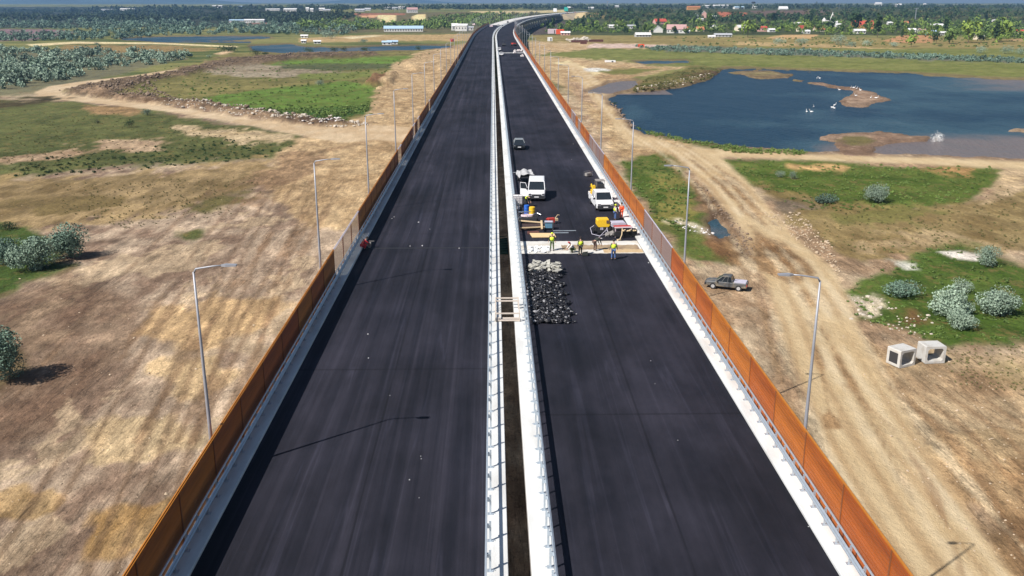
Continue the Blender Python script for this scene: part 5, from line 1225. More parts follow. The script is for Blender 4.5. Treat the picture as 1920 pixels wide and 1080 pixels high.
def person(label, loc, rz, pose, top, legs, head='hair', vest=None, sleeves=None, group=None, sc=1.0):
    J = POSE[pose]; V3 = lambda k, s=1: Vector((J[k][0] * s, J[k][1], J[k][2]))
    hd = V3('hea'); nk = V3('nec')
    up = (hd - nk).normalized()
    pts = [V3('pel'), V3('che'), nk, hd - up * .04, hd + up * .08]; ed = [(0, 1), (1, 2), (2, 3), (3, 4)]; ra = [(.15, .11), (.17, .12), .055, .088, .075]
    f = Vector((0, .11, .0)) if pose in ('stand', 'walk') else Vector((0, .09, -.07))
    pts += [hd + f]; ed += [(3, 5)]; ra += [.018]                      # nose
    for s in (-1, 1):
        b = len(pts); pts += [V3('sh', s), V3('el', s), V3('wr', s)]; ed += [(1, b), (b, b + 1), (b + 1, b + 2)]; ra += [.062, .045, .032]
        w = pts[b + 2]; dr_ = (w - pts[b + 1]).normalized(); pm = w + dr_ * .07
        pts.append(pm); ed.append((b + 2, b + 3)); ra.append((.038, .018))
        sd = Vector((s * .0, 1, 0)) if abs(dr_.y) < .7 else Vector((1, 0, 0))
        for k in range(4):
            fb = len(pts); off = sd * (k - 1.5) * .022
            pts += [pm + dr_ * .04 + off, pm + dr_ * (.085 + .008 * (1.5 - abs(k - 1.2))) + off + Vector((-s * .012, 0, 0))]
            ed += [(b + 3, fb), (fb, fb + 1)]; ra += [.010, .008]
        fb = len(pts); pts += [w + dr_ * .03 + sd * .045, w + dr_ * .07 + sd * .06]; ed += [(b + 2, fb), (fb, fb + 1)]; ra += [.011, .009]
        h = len(pts); pts += [V3('hip', s), V3('kn', s), V3('an', s), V3('to', s)]; ed += [(0, h), (h, h + 1), (h + 1, h + 2), (h + 2, h + 3)]; ra += [.095, .062, .042, .032]
    o = skinned('person', pts, ed, ra, M_['skin']); tag(o, label, 'person', group); o.location = loc; o.rotation_euler = (0, 0, rz); o.scale = (sc, sc, sc)
    # clothes a little wider than the body
    pts = [V3('pel') + (V3('che') - V3('pel')) * .1, V3('che'), V3('nec') * .35 + V3('che') * .65 ]; ed = [(0, 1), (1, 2)]; ra = [(.175, .135), (.19, .145), (.12, .10)]
    for s in (-1, 1):
        b = len(pts); pts += [V3('sh', s), V3('el', s), V3('wr', s) * .9 + V3('el', s) * .1]; ed += [(1, b), (b, b + 1), (b + 1, b + 2)]; ra += [.078, .06, .045]
    skinned('jacket', pts, ed, ra, M_[sleeves or top], o)
    pts = [V3('pel')]; ed = []; ra = [(.165, .13)]
    for s in (-1, 1):
        h = len(pts); a = V3('an', s); pts += [V3('hip', s), V3('kn', s), a + (V3('kn', s) - a) * .12]; ed += [(0, h), (h, h + 1), (h + 1, h + 2)]; ra += [.115, .08, .062]
    skinned('trousers', pts, ed, ra, M_[legs], o)
    for s in (-1, 1):
        a = V3('an', s); t = V3('to', s); skinned('boot', [a + Vector((0, -.03, -.01)), a * .5 + t * .5, t + Vector((0, .04, 0))], [(0, 1), (1, 2)], [.055, .05, .042], M_['darkcloth'], o)
    if vest:
        mbp = [V3('pel'), V3('che'), V3('nec') * .45 + V3('che') * .55]
        v = skinned('vest', mbp, [(0, 1), (1, 2)], [(.235, .20), (.265, .215), (.19, .14)], M_[vest], o)
    q = MB(); rn = []
    for zz, rr_ in ((-.01, .112), (.05, .118), (.10, .095), (.135, .05), (.148, .01)):
        rn.append([hd + up * (zz + .03) + Vector((rr_ * math.cos(a), rr_ * math.sin(a) * 1.1 - .012, 0)) for a in [k * math.pi / 5 for k in range(10)]])
    q.loft(rn); q.build('hard_hat' if head != 'hair' else 'hair', M_[head], o, smooth=True)
    return o
person('worker in a yellow vest over dark green camouflage clothes stepping on the pale joint', at(1035, 470.5), R(170), 'walk', 'camo', 'camo', 'vest', 'vest', 'darkcloth')
person('worker with a red sleeve and white shirt crouching in the joint trench', at(1074, 474), R(110), 'crouch', 'whitecloth', 'camo', 'redcloth', None, None)
person('worker in a yellow vest and dark shorts in the middle of the joint', at(1088, 479), R(10), 'stand', 'vest', 'darkcloth', 'hair', 'vest', 'camo', sc=.97)
person('worker in dark brown clothes bending down over the joint', at(1116, 470.5), R(-60), 'bend', 'browncloth', 'browncloth', 'white', None, 'darkcloth', sc=1.05)
person('worker in a yellow vest and blue jeans on the near edge of the joint', at(1150, 487), R(0), 'walk', 'vest', 'jeans', 'hair', 'vest', 'camo', sc=1.04)
person('worker in a yellow vest and blue jeans talking beside the one in orange red', at(1153, 412.5), R(-70), 'stand', 'vest', 'jeans', 'vest', 'vest', 'whitecloth', sc=.95)
person('worker all in orange red standing at the right guard rail', at(1165, 410.5), R(150), 'stand', 'orangecloth', 'orangecloth', 'hair', 'orangecloth', 'orangecloth', sc=1.0)
person('worker in a yellow vest standing by the open van door', at(987, 387), R(-140), 'bend', 'darkcloth', 'darkcloth', 'hair', 'vest', 'darkcloth')
person('worker in red crouching at the left kerb in the shade of the fence', at(681, 468), R(-60), 'crouch', 'redcloth', 'redcloth', 'hair', None, 'redcloth', sc=1.08)
mb = MB(); mb.box((0, 0, .35), (.5, .35, .3)); mb.tube([(-.25, 0, .5), (-.7, .2, 1.0)], .025, 5); mb.tube([(.1, .2, .12), (.1, -.2, .12)], .14, 10); mb.box((.3, .1, .6), (.5, .04, .04))
tag(mb.build('cutting_machine', M_['greycloth'], None, loc=at(691, 464)), 'small grey cutting machine in front of the crouching worker in red', 'power tool')
mb = MB(); mb.box((0, 0, .16), (.5, .3, .22)); mb.tube([(-.2, 0, .3), (.25, .05, .35)], .05, 8); mb.tube([(.2, 0, .1), (.55, .05, .06)], .03, 6)
tag(mb.build('tool_bag', M_['darkcloth'], None, loc=at(1097, 479.5)), 'black tool bag at the feet of the worker in shorts', 'bag')

# ------------------------------------------------------------------ SITE EQUIPMENT
def T(name, label, cat, loc, rz=0): return empty(name, loc, rz, label, cat)
# intermediate bulk container on dark canisters
o = T('water_tank', 'white plastic water tank in a wire cage beside the median', 'water tank', at(970.5, 386), 0)
mb = MB(); mb.box((0, 0, .72), (.98, .98, .95)); mb.tube([(0, 0, 1.18), (0, 0, 1.26)], .14, 12); mb.build('tank', M_['whitecloth'], o)
mb = MB()
for k in range(7):
    t = -.52 + k * 1.04 / 6
    for s in (-1, 1): mb.tube([(t, s * .52, .16), (t, s * .52, 1.22)], .014, 4); mb.tube([(s * .52, t, .16), (s * .52, t, 1.22)], .014, 4)
for z in (.2, .45, .7, .95, 1.22): mb.tube([(-.52, -.52, z), (.52, -.52, z), (.52, .52, z), (-.52, .52, z), (-.52, -.52, z)], .014, 4)
mb.build('cage', M_['chrome'], o)
mb = MB(); mb.box((0, 0, .06), (1.05, 1.05, .12)); mb.build('pallet', M_['darkplastic'], o)
for i, (x, y) in enumerate([(967, 391), (972, 392), (976.5, 389)]):
    mb = MB(); mb.loft([rr(.17, 0, .36, .05, yy) for yy in (-.12, .12)]); mb.tube([(0, 0, .36), (0, 0, .42)], .05, 8)
    tag(mb.build('canister', M_['darkplastic'] if i != 1 else M_['whitecloth'], None, loc=at(x, y)), ['black canister at the left foot of the water tank', 'white canister between the two black ones', 'black canister at the right foot of the water tank'][i], 'canister')
def barrel(x, y, m, label, sc):
    o = T('barrel', label, 'barrel', at(x, y)); mb = MB()
    mb.tube([(0, 0, 0), (0, 0, .02), (0, 0, .30), (0, 0, .33), (0, 0, .36), (0, 0, .6), (0, 0, .63), (0, 0, .66), (0, 0, .93), (0, 0, .95)], [.27, .29, .29, .305, .29, .29, .305, .29, .29, .27], 20); mb.build('drum', m, o)
    mb = MB(); mb.tube([(0, 0, .945), (0, 0, .965)], .24, 18); mb.build('lid', m, o); o.scale = (sc, sc, sc); return o
barrel(987.5, 400.5, M_['blue'], 'blue barrel standing left of the yellow one', 1.0)
barrel(997.5, 406, M_['yellow'], 'yellow barrel standing right of the blue one', 1.12)
# trailer with a tarpaulin behind the van
o = T('trailer', 'low trailer under a sagging grey tarpaulin behind the white van', 'trailer', at(989, 343), R(6))
mb = MB(); mb.box((0, 1.6, .75), (1.9, 3.6, .18)); mb.build('chassis', M_['darkplastic'], o)
for s in (-1, 1):
    mb = MB(); mb.tube([(s * .85, 1.8, .32), (s * 1.05, 1.8, .32)], .32, 14); mb.build('wheel', M_['black'], o)
gx, gy = np.meshgrid(np.linspace(-1.05, 1.05, 16), np.linspace(-.3, 3.5, 24), indexing='ij')
gz_ = 1.15 + .35 * (fbm(gx * 1.6 + 9, gy * 1.1, 3, 4) - .5) * 2 - .5 * (np.maximum(np.abs(gx) - .9, 0) / .15) ** 2
ii = np.arange(gx.size).reshape(gx.shape)
put('tarpaulin', npmesh('tarpaulin', np.stack([gx, gy, gz_], -1).reshape(-1, 3), np.stack([ii[:-1, :-1], ii[1:, :-1], ii[1:, 1:], ii[:-1, 1:]], -1).reshape(-1, 4), M_['tarp'], True), o)
mb = MB(); mb.tube([(-.9, 3.4, .8), (-1.3, 4.6, .6)], .05, 6); mb.build('drawbar', M_['chrome'], o)
# small tipped pump up the road
o = T('pump', 'small grey pump lying on the asphalt ahead of the white pickup', 'pump', at(1103, 331), .6)
mb = MB(); mb.box((0, 0, .3), (.8, .5, .4)); mb.build('housing', M_['greycloth'], o)
mb = MB(); mb.tube([(-.5, -.3, .1), (-.5, -.3, .7), (.5, -.3, .7), (.5, -.3, .1)], .03, 6); mb.tube([(-.5, .3, .1), (-.5, .3, .7), (.5, .3, .7), (.5, .3, .1)], .03, 6); mb.build('frame', M_['chrome'], o)
# timber frame and formwork near the median
def plank(p0, p1, w, t, m, label, name='plank', z=.0, lift=0):
    a = at(*p0); b = at(*p1); d_ = b - a; l = d_.length; ang = math.atan2(d_.y, d_.x)
    mb = MB(); mb.box((0, 0, t / 2), (l, w, t)); mb.box((0, 0, t + .002), (l * .98, w * .3, .004))
    c_ = (a + b) / 2; o = mb.build(name, m, None, loc=(c_.x, c_.y, z), rot=(0, lift, ang)); return tag(o, label, 'plank')
plank((974, 420), (1016, 423.5), .22, .09, M_['wood'], 'white wooden beam along the back of the formwork', z=.32)
plank((1015, 422), (1016, 437), .2, .09, M_['wood'], 'short wooden beam across the right end of the formwork', z=.42)
plank((976, 433.5), (1021, 431.5), .16, .09, M_['wood'], 'pale wooden beam along the front of the formwork', z=.30)
plank((969, 418), (971, 432.5), .14, .05, W, 'thin white batten beside the median kerb', z=.02)
plank((1037, 433.4), (1080, 433), .09, .06, M_['galv'], 'longer grey steel bar lying on the asphalt', z=.01)
plank((1038, 437.2), (1066, 437), .12, .06, M_['galv'], 'shorter grey steel bar lying on the asphalt', z=.01)
plank((973, 414.5), (983, 411), .16, .06, W, 'short white board at the back left of the formwork', z=.35)
a = at(995, 428); mb = MB(); mb.box((0, 0, .14), (2.35, 1.9, .28)); mb.box((.2, -.2, .3), (1.7, .8, .04), .1)
tag(mb.build('formwork_sheet', M_['brownply'], None, loc=a), 'dark brown formwork sheets inside the timber frame', 'sheets')
a = at(1000, 437.3); mb = MB(); mb.box((0, 0, .05), (1.2, .9, .1)); mb.box((.1, .1, .12), (.9, .6, .04), .2)
tag(mb.build('board', M_['redbrown'], None, loc=a), 'red brown board between the timber frame and the plywood', 'board')
c4 = [at(993, 439), at(1038.5, 439), at(1042.5, 446), at(998, 446.5)]
mb = MB(); mb.add([v + Vector((0, 0, .05)) for v in c4] + [v + Vector((0, 0, .12)) for v in c4], [(3, 2, 1, 0), (4, 5, 6, 7), (0, 1, 5, 4), (1, 2, 6, 5), (2, 3, 7, 6), (3, 0, 4, 7)])
mb.box((at(1016, 443).x, at(1016, 443).y, .125), (2.3, .02, .008))
tag(mb.build('plywood_sheet', M_['ply'], None), 'long pale yellow plywood sheet lying before the joint', 'plywood')
# mixing set behind the frame
o = T('compressor', 'dark compressor with a coil of pale pink hose behind the formwork', 'compressor', at(991, 417.5), 0)
mb = MB(); mb.box((0, 0, .35), (1.7, .9, .5)); mb.box((.75, .1, .5), (.5, .7, .8)); mb.build('housing', M_['darkplastic'], o)
for k in range(3):
    mb = MB(); mb.tube([(.62 * math.cos(a) - .15, .30 * math.sin(a), .72 + k * .06) for a in [j * math.pi / 8 for j in range(17)]], .045, 6, caps=False); mb.build('hose', M_['pinkhose'], o)
mb = MB(); mb.tube([(-.15, -.3, .9), (-.15, -.45, .2)], .03, 6); mb.tube([(.5, 0, .9), (.9, .2, 1.0), (1.3, .0, .85)], .05, 6); mb.box((-.4, .75, 1.0), (1.3, .3, .06)); mb.tube([(-1, .7, 0), (-1, .7, 1)], .03, 5); mb.build('handle', M_['chrome'], o)
o = T('generator', 'blue portable generator on the asphalt right of the timber frame', 'generator', at(1028.5, 430), R(-4))
mb = MB(); mb.box((0, 0, .45), (.75, .6, .5)); mb.build('engine', M_['bluegrey'], o)
mb = MB(); [mb.tube([(s * .45, -.35, .05), (s * .45, -.35, .8), (s * .45, .35, .8), (s * .45, .35, .05), (s * .45, -.35, .05)], .03, 6) for s in (-1, 1)]; mb.tube([(-.45, -.35, .8), (.45, -.35, .8)], .03, 6); mb.tube([(-.45, .35, .8), (.45, .35, .8)], .03, 6); mb.build('frame', M_['chrome'], o)
mb = MB(); mb.box((0, .02, .82), (.8, .6, .05)); mb.build('tank', M_['lilac'], o)
o = T('vibrating_plate', 'rusty red plate compactor behind the blue generator', 'compactor', at(1033, 419.5), .3)
mb = MB(); mb.box((0, 0, .08), (.9, .6, .12)); mb.build('base_plate', M_['darkplastic'], o)
mb = MB(); mb.box((0, 0, .4), (.7, .45, .45)); mb.tube([(-.5, .1, .5), (-.2, .1, .55)], .07, 8); mb.build('engine', M_['red'], o)
mb = MB(); mb.tube([(.3, 0, .4), (.8, .1, .9), (.85, -.2, .9)], .03, 6); mb.box((.55, -.12, .45), (.3, .3, .25)); mb.build('handle', M_['wood'], o)
# yellow compressor and the machine table on the right
o = T('mobile_compressor', 'mobile compressor with a yellow hood and black chassis near the right rail', 'compressor', at(1130, 437), R(3))
mb = MB(); mb.loft([rr(.62, .72, 1.45, .12, yy) for yy in (-.4, .8)]); mb.box((0, .2, 1.47), (1.05, 1.0, .03)); mb.build('hood', M_['yellow'], o)
mb = MB(); mb.box((0, .3, .5), (1.5, 1.5, .42)); mb.box((0, -.5, .35), (1.2, .35, .4)); mb.build('chassis', M_['black'], o)
mb = MB(); mb.box((.42, -.42, 1.25), (.28, .06, .3)); mb.build('exhaust_stain', M_['browncloth'], o)
for s in (-1, 1):
    mb = MB(); mb.tube([(s * .72, .3, .3), (s * .92, .3, .3)], .3, 14); mb.build('wheel', M_['black'], o)
mb = MB(); mb.box((-.3, -.7, .62), (.1, .04, .25)); mb.box((-.14, -.7, .62), (.1, .04, .25)); mb.tube([(-.9, 0, .8), (-1.3, -.2, .6), (-1.2, -.7, .1), (-.6, -1.3, .05), (.1, -1.0, .1), (.35, -.5, .7)], .03, 6); mb.tube([(.35, -.6, .6), (-.7, -1.9, .04)], .03, 6); mb.tube([(.3, -.6, .6), (.45, -1.1, .04)], .04, 6); mb.build('hose', M_['lilac'], o)
o = T('machine_table', 'large dark machine with a pale hood and a red topped table by the right rail', 'machine', at(1164, 443), R(6))
mb = MB(); mb.box((.35, .5, .35), (2.1, 2.2, .5)); mb.box((.75, -.2, .45), (1.5, .8, .6)); mb.build('chassis', M_['black'], o)
mb = MB(); mb.loft([rr(.78, .7, 1.15, .12, yy) for yy in (1.0, 2.0)]); mb.build('hood', M_['lilac'], o)
mb = MB(); mb.box((.15, .0, 1.0), (1.7, .7, .07)); mb.box((.15, .75, .9), (1.5, .15, .1)); mb.build('table_top', M_['red'], o)
mb = MB(); mb.box((.15, -.38, 1.0), (1.8, .07, .12)); [mb.tube([(x, -.36, 0), (x, -.36, 1)], .035, 6) for x in (-.65, .95)]; mb.build('frame', M_['pinkhose'], o)
mb = MB(); mb.tube([(.0, -.5, .9), (-.15, -1.0, .4), (-.5, -1.6, .06)], .05, 6); mb.box((-.6, -1.7, .08), (.4, .2, .12), .5)
for k in range(7): mb.rock((.1 + k * .2, -.6 + .2 * math.sin(k * 2), .72), .13, rnd)
mb.build('tool_heap', M_['wood'], o)
mb = MB(); 
for k in range(5): mb.rock((rnd.uniform(-.3, .3), rnd.uniform(-.2, .2), .22 + .08 * (k % 2)), .32, rnd, flat=.9)
tag(mb.build('sack', M_['greycloth'], None, loc=at(1143, 443)), 'grey bulging sack between the yellow compressor and the machine table', 'sack')
# footbridge of planks across the median gap
y0 = at(950, 607).y; y1 = at(950, 577).y; xl, xr = .05, 1.82; z0 = .17
o = T('plank_bridge', 'little bridge of bare timber laid across the median gap', 'footbridge', ((xl + xr) / 2, (y0 + y1) / 2, z0))
hl = (y1 - y0) / 2
for nm, cy, w, t, zz in (('plank', -hl + .18, .34, .05, .05), ('plank', -hl + .56, .3, .05, .05), ('rail', hl - .05, .12, .08, .62), ('rail', hl - .75, .12, .08, .62), ('rail', -hl + .0, .1, .08, .62)):
    mb = MB(); mb.box((0, cy, zz), (xr - xl, w, t)); mb.build(nm, mat('weathered_timber', (.58, .50, .42), .8, var=.15, scale=6) if 'weathered_timber' not in bpy.data.materials else bpy.data.materials['weathered_timber'], o)
for x in (-1, 1):
    for cy in (-hl, hl - .75, hl - .05):
        mb = MB(); mb.box((x * .86, cy, .34), (.08, .08, .66)); mb.build('upright', bpy.data.materials['weathered_timber'], o)
    mb = MB(); mb.box((x * .86, -.0, .66), (.07, 2 * hl, .08)); mb.build('side_rail', bpy.data.materials['weathered_timber'], o)
# green net hanging in the gap
ga_, gb_ = at(940, 452), at(940, 424)
mb = MB(); mb.box((.97, (ga_.y + gb_.y) / 2 + 1, -1.6), (.86, gb_.y - ga_.y, .05)); [mb.tube([(.55, ga_.y + 1 + k, -1.57), (1.4, ga_.y + 1.2 + k, -1.5)], .05, 5) for k in range(8)]
tag(mb.build('green_net', mat('dark_green_net', (.012, .06, .045), .9, var=.4, scale=3), None), 'dark green safety net slung in the median gap beside the joint', 'net')

# ------------------------------------------------------------------ RUBBLE
rb = random.Random(21)
ya = at(1020, 608).y; yb = at(1020, 500).y
def in_pile(x, y):
    t = (y - ya) / (yb - ya); w = 3.35 - .35 * t
    return 0 < t < 1.0 and 2.62 + .12 * t < x < 2.62 + w * (1 - .16 * abs(math.sin(y * 1.3 + x)) + .06 * rb.random())
mb = MB(); n = 0
while n < 3400:
    x = rb.uniform(2.5, 6.2); y = rb.uniform(ya - .3, yb)
    if not in_pile(x, y): continue
    e = min(x - 2.5, 6.0 - x, y - ya + .3, yb - y + .8) ; r_ = rb.uniform(.04, .15) * (1.5 if rb.random() < .08 else 1)
    mb.rock((x, y, rb.random() * min(.5, .12 + .28 * max(e, 0)) + .05), r_, rb, 1 if rb.random() < .10 else 0, .6); n += 1  # a few pieces get a pale colour that paints in white glints
tag(mb.build('rubble_heap', [mat('broken_asphalt', (.016, .016, .019), .42, var=.5, scale=3, bump=.3), mat('asphalt_pale_glint', (.28, .28, .29), .8, var=.3, scale=3)], None), 'long heap of broken black asphalt pieces beside the median', 'rubble', kind='stuff')
mb = MB()
for k in range(70):
    t = rb.random(); x = rb.uniform(3.2, 5.6); y = yb - 1.6 + rb.uniform(-1.4, .9) + .5 * math.sin(x * 2)
    M = Matrix.Rotation(rb.uniform(-.4, .4), 3, 'X') @ Matrix.Rotation(rb.uniform(-.4, .4), 3, 'Y') @ Matrix.Rotation(rb.random() * 3, 3, 'Z')
    mb.box((x, y, .35 + rb.random() * .35), (rb.uniform(.25, .8), rb.uniform(.15, .4), .09), M=M)
tag(mb.build('concrete_rubble', mat('broken_concrete', (.40, .39, .34), .85, var=.25, scale=3, bump=.3), None), 'pale broken concrete slabs on the far end of the asphalt heap', 'rubble', kind='stuff')
mb = MB()
for k in range(60):
    q = at(rb.uniform(991, 1030), rb.uniform(464, 475)); M = Matrix.Rotation(rb.uniform(-.3, .3), 3, 'X') @ Matrix.Rotation(rb.random() * 3, 3, 'Z')
    mb.box((q.x, q.y, .06 + rb.random() * .15), (rb.uniform(.15, .5), rb.uniform(.08, .25), .06), M=M)
tag(mb.build('plaster_scraps', W, None), 'white scraps scattered over the left part of the joint', 'rubble', kind='stuff')
# small litter on the carriageways
mb = MB()
for (x, y, r_) in [(735, 410, .09), (739, 407, .08), (785, 417, .12), (806, 430, .09), (769, 462, .14), (792, 461, .14), (861, 466, .12), (690, 627, .08), (691, 672, .08), (789, 856, .05), (790, 861, .05), (768, 900, .06), (786, 934, .05), (731, 742, .05), (1072, 299, .1), (1075, 270, .1), (1220, 677, .06), (1216, 493, .12), (1271, 826, .04), (1516, 988, .05), (1228, 720, .03)]:
    mb.rock(at(x, y) + Vector((0, 0, .02)), r_ * .7, rb)
tag(mb.build('litter', M_['tarp'], None), 'pale specks of litter scattered on both carriageways', 'litter', kind='stuff')

# ------------------------------------------------------------------ THINGS ON THE PLAIN
def culvert(x, y, rz, label, shade_plate=False):
    q = gpt(x, y); o = tag(bpy.data.objects.new('box_culvert', None), label, 'culvert', 'concrete culvert sections'); C.objects.link(o); o.location = q + Vector((0, 0, .03)); o.rotation_euler = (0, 0, rz)
    W_, H_, D_ = 2.35, 2.0, 1.9; t = .26
    def ring(w, h, c):
        return [(-w + c, 0, -h), (w - c, 0, -h), (w, 0, -h + c), (w, 0, h - c), (w - c, 0, h), (-w + c, 0, h), (-w, 0, h - c), (-w, 0, -h + c)]
    mb = MB(); out_ = ring(W_ / 2, H_ / 2, .06); inn = ring(W_ / 2 - t, H_ / 2 - t, .22); vs_ = []
    for y_ in (-D_ / 2, D_ / 2): vs_ += [(a, y_, b + H_ / 2) for a, _, b in out_] + [(a, y_, b + H_ / 2) for a, _, b in inn]
    fs = []
    for k in range(8):
        j = (k + 1) % 8
        fs += [(k, j, 8 + j, 8 + k), (16 + k, 24 + k, 24 + j, 16 + j), (k, 16 + k, 16 + j, j), (8 + k, 8 + j, 24 + j, 24 + k)]
    mb.add(vs_, fs); mb.build('shell', mat('culvert_concrete', (.52, .51, .48), .85, var=.12, scale=1.5, dirt=(.38, .35, .30, 1)), o)
    if shade_plate:
        mb = MB(); mb.box((-W_ / 2 - .005, 0, H_ / 2), (.02, D_ * .62, H_ * .62)); mb.build('side_shade_plate', M_['darkplastic'], o)  # dark plate paints the shade of an opening; the wall is not cut
    o.scale = (.92, .92, .92); return o
culvert(1688, 681, R(24), 'white square concrete culvert section, left one, seen at an angle', True)
culvert(1744, 675, R(4), 'white square concrete culvert section, right one, facing the camera')
# birds
bm_ = MB()
bm_.loft([[(r_ * math.cos(a), y_, .28 + dz + r_ * .8 * math.sin(a)) for a in [k * math.pi / 4 for k in range(8)]] for y_, r_, dz in ((-.75, .04, .1), (-.5, .2, .05), (-.1, .32, 0), (.3, .25, .02), (.5, .1, .1))])
bm_.tube([(0, .42, .38), (0, .6, .7), (0, .62, 1.0), (0, .72, 1.12)], [.1, .06, .055, .08], 8)
BM = bm_.mesh('body', M_['bird'], True); bk = MB(); bk.tube([(0, .76, 1.1), (0, 1.02, 1.02)], [.04, .01], 6); BK = bk.mesh('beak', M_['beak'])
for i, (x, y, lb) in enumerate([(1513, 207, 'white bird on the water, leftmost of the loose three'), (1521.5, 207, 'white bird on the water, second of the loose three'), (1526, 198, 'white bird on the water above the loose pair'), (1561, 199, 'white bird at the left of the tight group of three'), (1565.5, 194.5, 'white bird at the top of the tight group of three'), (1564.5, 200.5, 'white bird at the bottom of the tight group of three'),
        (1574, 166.5, 'white bird alone off the tip of the long spit'), (1596, 165.5, 'white bird on the spit, first of the row'), (1601, 165.5, 'white bird on the spit, second of the row'), (1606, 167.5, 'white bird on the spit, third of the row'), (1613, 170.5, 'white bird on the spit, end of the row'), (1604.5, 180.5, 'white bird in the middle of the sand island'), (1633, 184.5, 'white bird at the right of the sand island'), (1643, 185, 'greyish bird at the right tip of the sand island'), (1532, 145, 'white bird near the far shore, left of a pair'), (1537, 145, 'white bird near the far shore, right of a pair')]):
    q = gpt(x, y); q.z = max(q.z, GZ - .66)
    o = empty('bird', q, i * 1.3, lb, 'bird', 'white birds on the pond'); o.scale = (.95, .95, .95); put('body', BM, o); put('beak', BK, o)
# pale stones strewn over soil and banks
def stones(name, poly, n, r0, r1, m, label, seed, hfac=.1):
    X, Y, Zz, px, py = scatter(poly, n, seed); r_ = random.Random(seed); mb = MB()
    for i in range(len(X)):
        rr_ = r_.uniform(r0, r1) * (1 if r_.random() < .85 else 1.8); mb.rock((X[i], Y[i], ground_z(X[i], Y[i]) + rr_ * hfac), rr_, r_)
    tag(mb.build(name, m, None), label, 'stones', kind='stuff')
SC = mat('sandy_clods', (.46, .36, .25), .95, var=.3, scale=.8); ST = mat('pale_rubble_stone', (.50, .44, .36), .9, var=.3, scale=.8); SD = mat('brown_clods', (.20, .145, .10), .95, var=.3, scale=.8)
stones('bank_rubble', [(330, 186), (430, 200), (560, 221), (700, 235), (640, 240), (540, 232), (420, 213), (300, 197)], 520, .15, .42, ST, 'pale broken rubble along the left track', 1, .5)
stones('bank_clods', [(110, 170), (300, 142), (430, 116), (540, 101), (700, 100), (700, 107), (540, 112), (420, 128), (280, 155), (330, 186), (600, 226), (430, 206), (180, 182)], 1100, .2, .6, SD, 'brown clods on the long earth banks', 2, .5)
stones('spoil_stones', [(1580, 555), (1660, 560), (1760, 600), (1740, 640), (1640, 620), (1596, 600)], 90, .06, .2, ST, 'pale stones beside the haul road', 3)
stones('spoil_stones', [(1262, 412), (1346, 432), (1330, 442), (1284, 432)], 40, .08, .2, M_['whitecloth'], 'white spoil beside the small pool', 4)
stones('spoil_stones', [(1296, 330), (1330, 360), (1420, 460), (1400, 490), (1350, 430)], 260, .06, .2, SD, 'brown clods along the ditch by the haul road', 5, .4)
stones('spoil_stones', [(1430, 400), (1500, 400), (1560, 460), (1580, 530), (1540, 480), (1460, 430)], 260, .06, .2, SC, 'pale clods along the right side of the haul road', 6, .4)
stones('plain_stones', [(0, 380), (560, 300), (600, 480), (420, 780), (230, 1080), (0, 1080)], 150, .03, .10, SC, 'small pale stones strewn over the left plain', 7)
stones('plain_stones', [(1560, 620), (1920, 660), (1920, 1080), (1760, 1000)], 220, .03, .09, SC, 'small pale stones strewn over the right plain', 8)
stones('shore_stones', [(1186, 172), (1230, 160), (1300, 146), (1345, 138), (1330, 148), (1285, 160), (1230, 170)], 90, .15, .4, ST, 'pale stones on the peninsula shore', 9, .4)
stones('shore_stones', [(1142, 190), (1172, 204), (1196, 238), (1184, 240), (1156, 212)], 90, .2, .5, SD, 'dark stones on the near left shore of the pond', 10, .4)
# dumped waste beside the left track
mb = MB()
for k in range(60):
    q = gpt(rb.uniform(566, 640), rb.uniform(228, 235)); mb.rock(q + Vector((0, 0, .3)), rb.uniform(.2, .6), rb, k % 3)
tag(mb.build('waste_heap', [M_['whitecloth'], M_['browncloth'], M_['black']], None), 'heap of white and black waste dumped beside the left track', 'waste', kind='stuff')
# works yard far right of the viaduct
def yard(x, y, sz, m, label, name, cat, rz=0, top=None, part='hull'):
    q = gat(x, y); o = empty(name, q, rz, label, cat); mb = MB(); mb.box((0, 0, sz[2] / 2), sz); mb.build(part, m, o)
    mb = MB(); mb.box((0, 0, sz[2] + .1), (sz[0] * .96, sz[1] * .9, .22)); mb.build('roof', top or m, o)
    mb = MB(); mb.box((sz[0] * .2, -sz[1] / 2 - .03, sz[2] * .45), (1.0, .08, sz[2] * .8)); mb.build('door', M_['darkplastic'], o); return o
yard(1036, 63, (11, 5, 5), M_['pinkhose'], 'pale pink site container under the far viaduct', 'container', 'container')
yard(1050, 64, (9, 5, 5), M_['orangecloth'], 'bright orange site container beside the pale pink one', 'container', 'container')
yard(1031, 77, (4.5, 2.6, 3.4), W, 'white site van parked in the yard below the viaduct', 'site_van', 'van')
yard(848, 78, (4, 2.6, 2.4), M_['red'], 'red truck among the left lamps', 'truck', 'truck')
yard(1202, 88, (5, 2.5, 2.0), M_['orangecloth'], 'orange machine at the right end of the works yard', 'works_machine', 'machine')
yard(1144, 116.5, (6.5, 2, .9), W, 'low white trough in the green meadow', 'trough', 'trough')
for i, (x0, x1, y) in enumerate([(1071, 1102, 79.5), (1104, 1131, 78.5), (1088, 1100, 82.5)]):
    a = gat(x0, y); b = gat(x1, y); mb = MB(); c_ = (a + b) / 2
    mb.box((0, 0, .9), ((b - a).length, 2.2, 1.8)); [mb.tube([(-(b - a).length * .48, -1.2 + .4 * k, 1.9), ((b - a).length * .48, -1.1 + .4 * k, 1.95)], .2, 5) for k in range(6)]
    tag(mb.build('girder_stack', M_['redbrown'], None, loc=c_), ['dark rusty girder stack, left one in the works yard', 'dark rusty girder stack, right one in the works yard', 'short rusty stack in front of the left girder stack'][i], 'girders')
rk = random.Random(8)
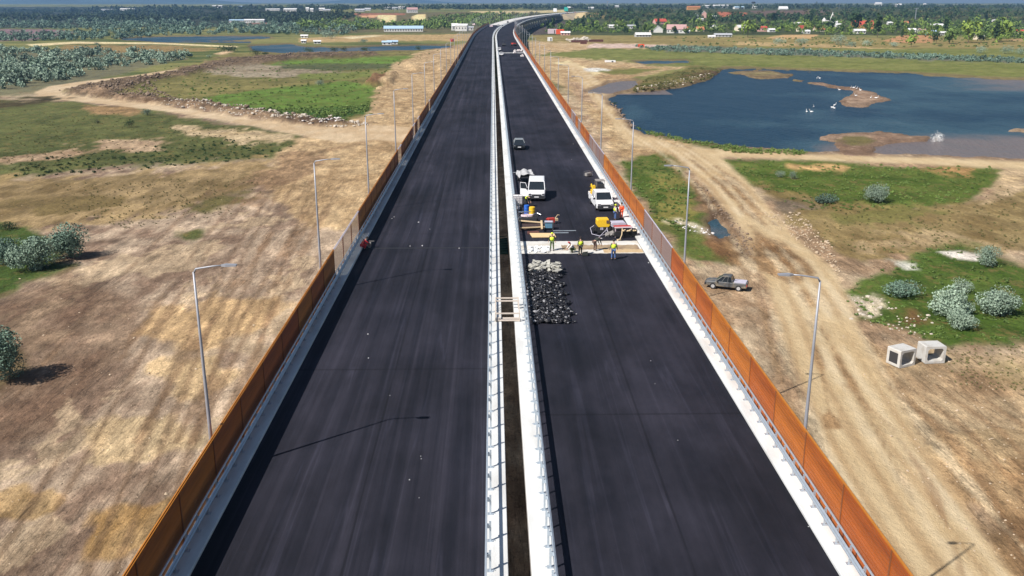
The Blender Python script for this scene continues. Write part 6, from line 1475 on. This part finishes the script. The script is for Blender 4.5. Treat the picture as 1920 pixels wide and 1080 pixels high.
for i in range(4):
    mb = MB(); mb.box((0, 0, .8), (1.6, 1.6, 1.6)); mb.box((0, 0, 1.7), (1.2, 1.2, .2))
    tag(mb.build('white_bag', M_['whitecloth'], None, loc=gat(1093 + i * 2.8, 73)), 'white bulk bag in the row behind the works yard', 'bag', 'white bulk bags behind the works yard')
# rubble mound
stones('yard_rubble', [(1062, 76), (1100, 72), (1110, 77), (1070, 80)], 120, .5, 1.3, ST, 'pale rubble left of the girder stacks', 31, .6)
# signs where the motorway leaves the viaduct
def gantry(s, x, label):
    o = empty('sign_gantry', cv(s, x, .1), cvang(s), label, 'road sign')
    mb = MB(); mb.tube([(-6.5, 0, 0), (-6.5, 0, 11), (9.5, 0, 11), (9.5, 0, 0)], .28, 6); mb.build('frame', M_['lampgalv'], o)
    mb = MB(); mb.box((-5.4, -.5, 7.6), (8, .2, 8)); mb.build('sign_panel', mat('green_sign', (.02, .34, .28), .5, var=.08, scale=.3), o)
    mb = MB(); mb.box((.5, -.5, 11.4), (7, .2, 2.2)); mb.build('lamp_panel', W, o)
    return o
gantry(1985, 6, 'white motorway gantry carrying a green sign panel at the end of the viaduct')
o = empty('sign', cv(1850, -3, .1), cvang(1850), 'white square sign on two legs near the far end of the viaduct', 'road sign')
mb = MB(); mb.box((0, 0, 7), (6.5, .3, 6)); mb.build('sign_panel', W, o)
mb = MB(); [mb.tube([(x, .2, 0), (x, .2, 9)], .2, 6) for x in (-2, 2)]; mb.build('leg', M_['lampgalv'], o)
for k in range(7):
    mb = MB(); mb.tube([(0, 0, 0), (0, 0, 1.2)], .5, 8); mb.box((0, 0, 1.5), (1.4, 1, .6))
    tag(mb.build('barrier', M_['redcloth'] if k % 2 else W, None, loc=cv(1900 + 26 * k, 9 + 2 * (k % 3), 0)), ('red' if k % 2 else 'white') + ' site barrier at the far end of the viaduct', 'barrier', 'site barriers, ' + ('red' if k % 2 else 'white'))
# ------------------------------------------------------------------ HAZE
hz = bpy.data.materials.new('haze'); hz.use_nodes = True; nt = hz.node_tree
for n_ in list(nt.nodes): nt.nodes.remove(n_)
out = nt.nodes.new("ShaderNodeOutputMaterial"); pv = nt.nodes.new("ShaderNodeVolumePrincipled")
pv.inputs['Color'].default_value = (.30, .58, 1, 1); pv.inputs['Density'].default_value = 8.5e-5; pv.inputs['Anisotropy'].default_value = .2
nt.links.new(pv.outputs[0], out.inputs['Volume'])
mb = MB(); mb.box((0, 6500, 90), (44000, 17500, 216)); tag(mb.build('haze', hz, None), 'thin blue summer haze over the plain', 'haze', kind='stuff')
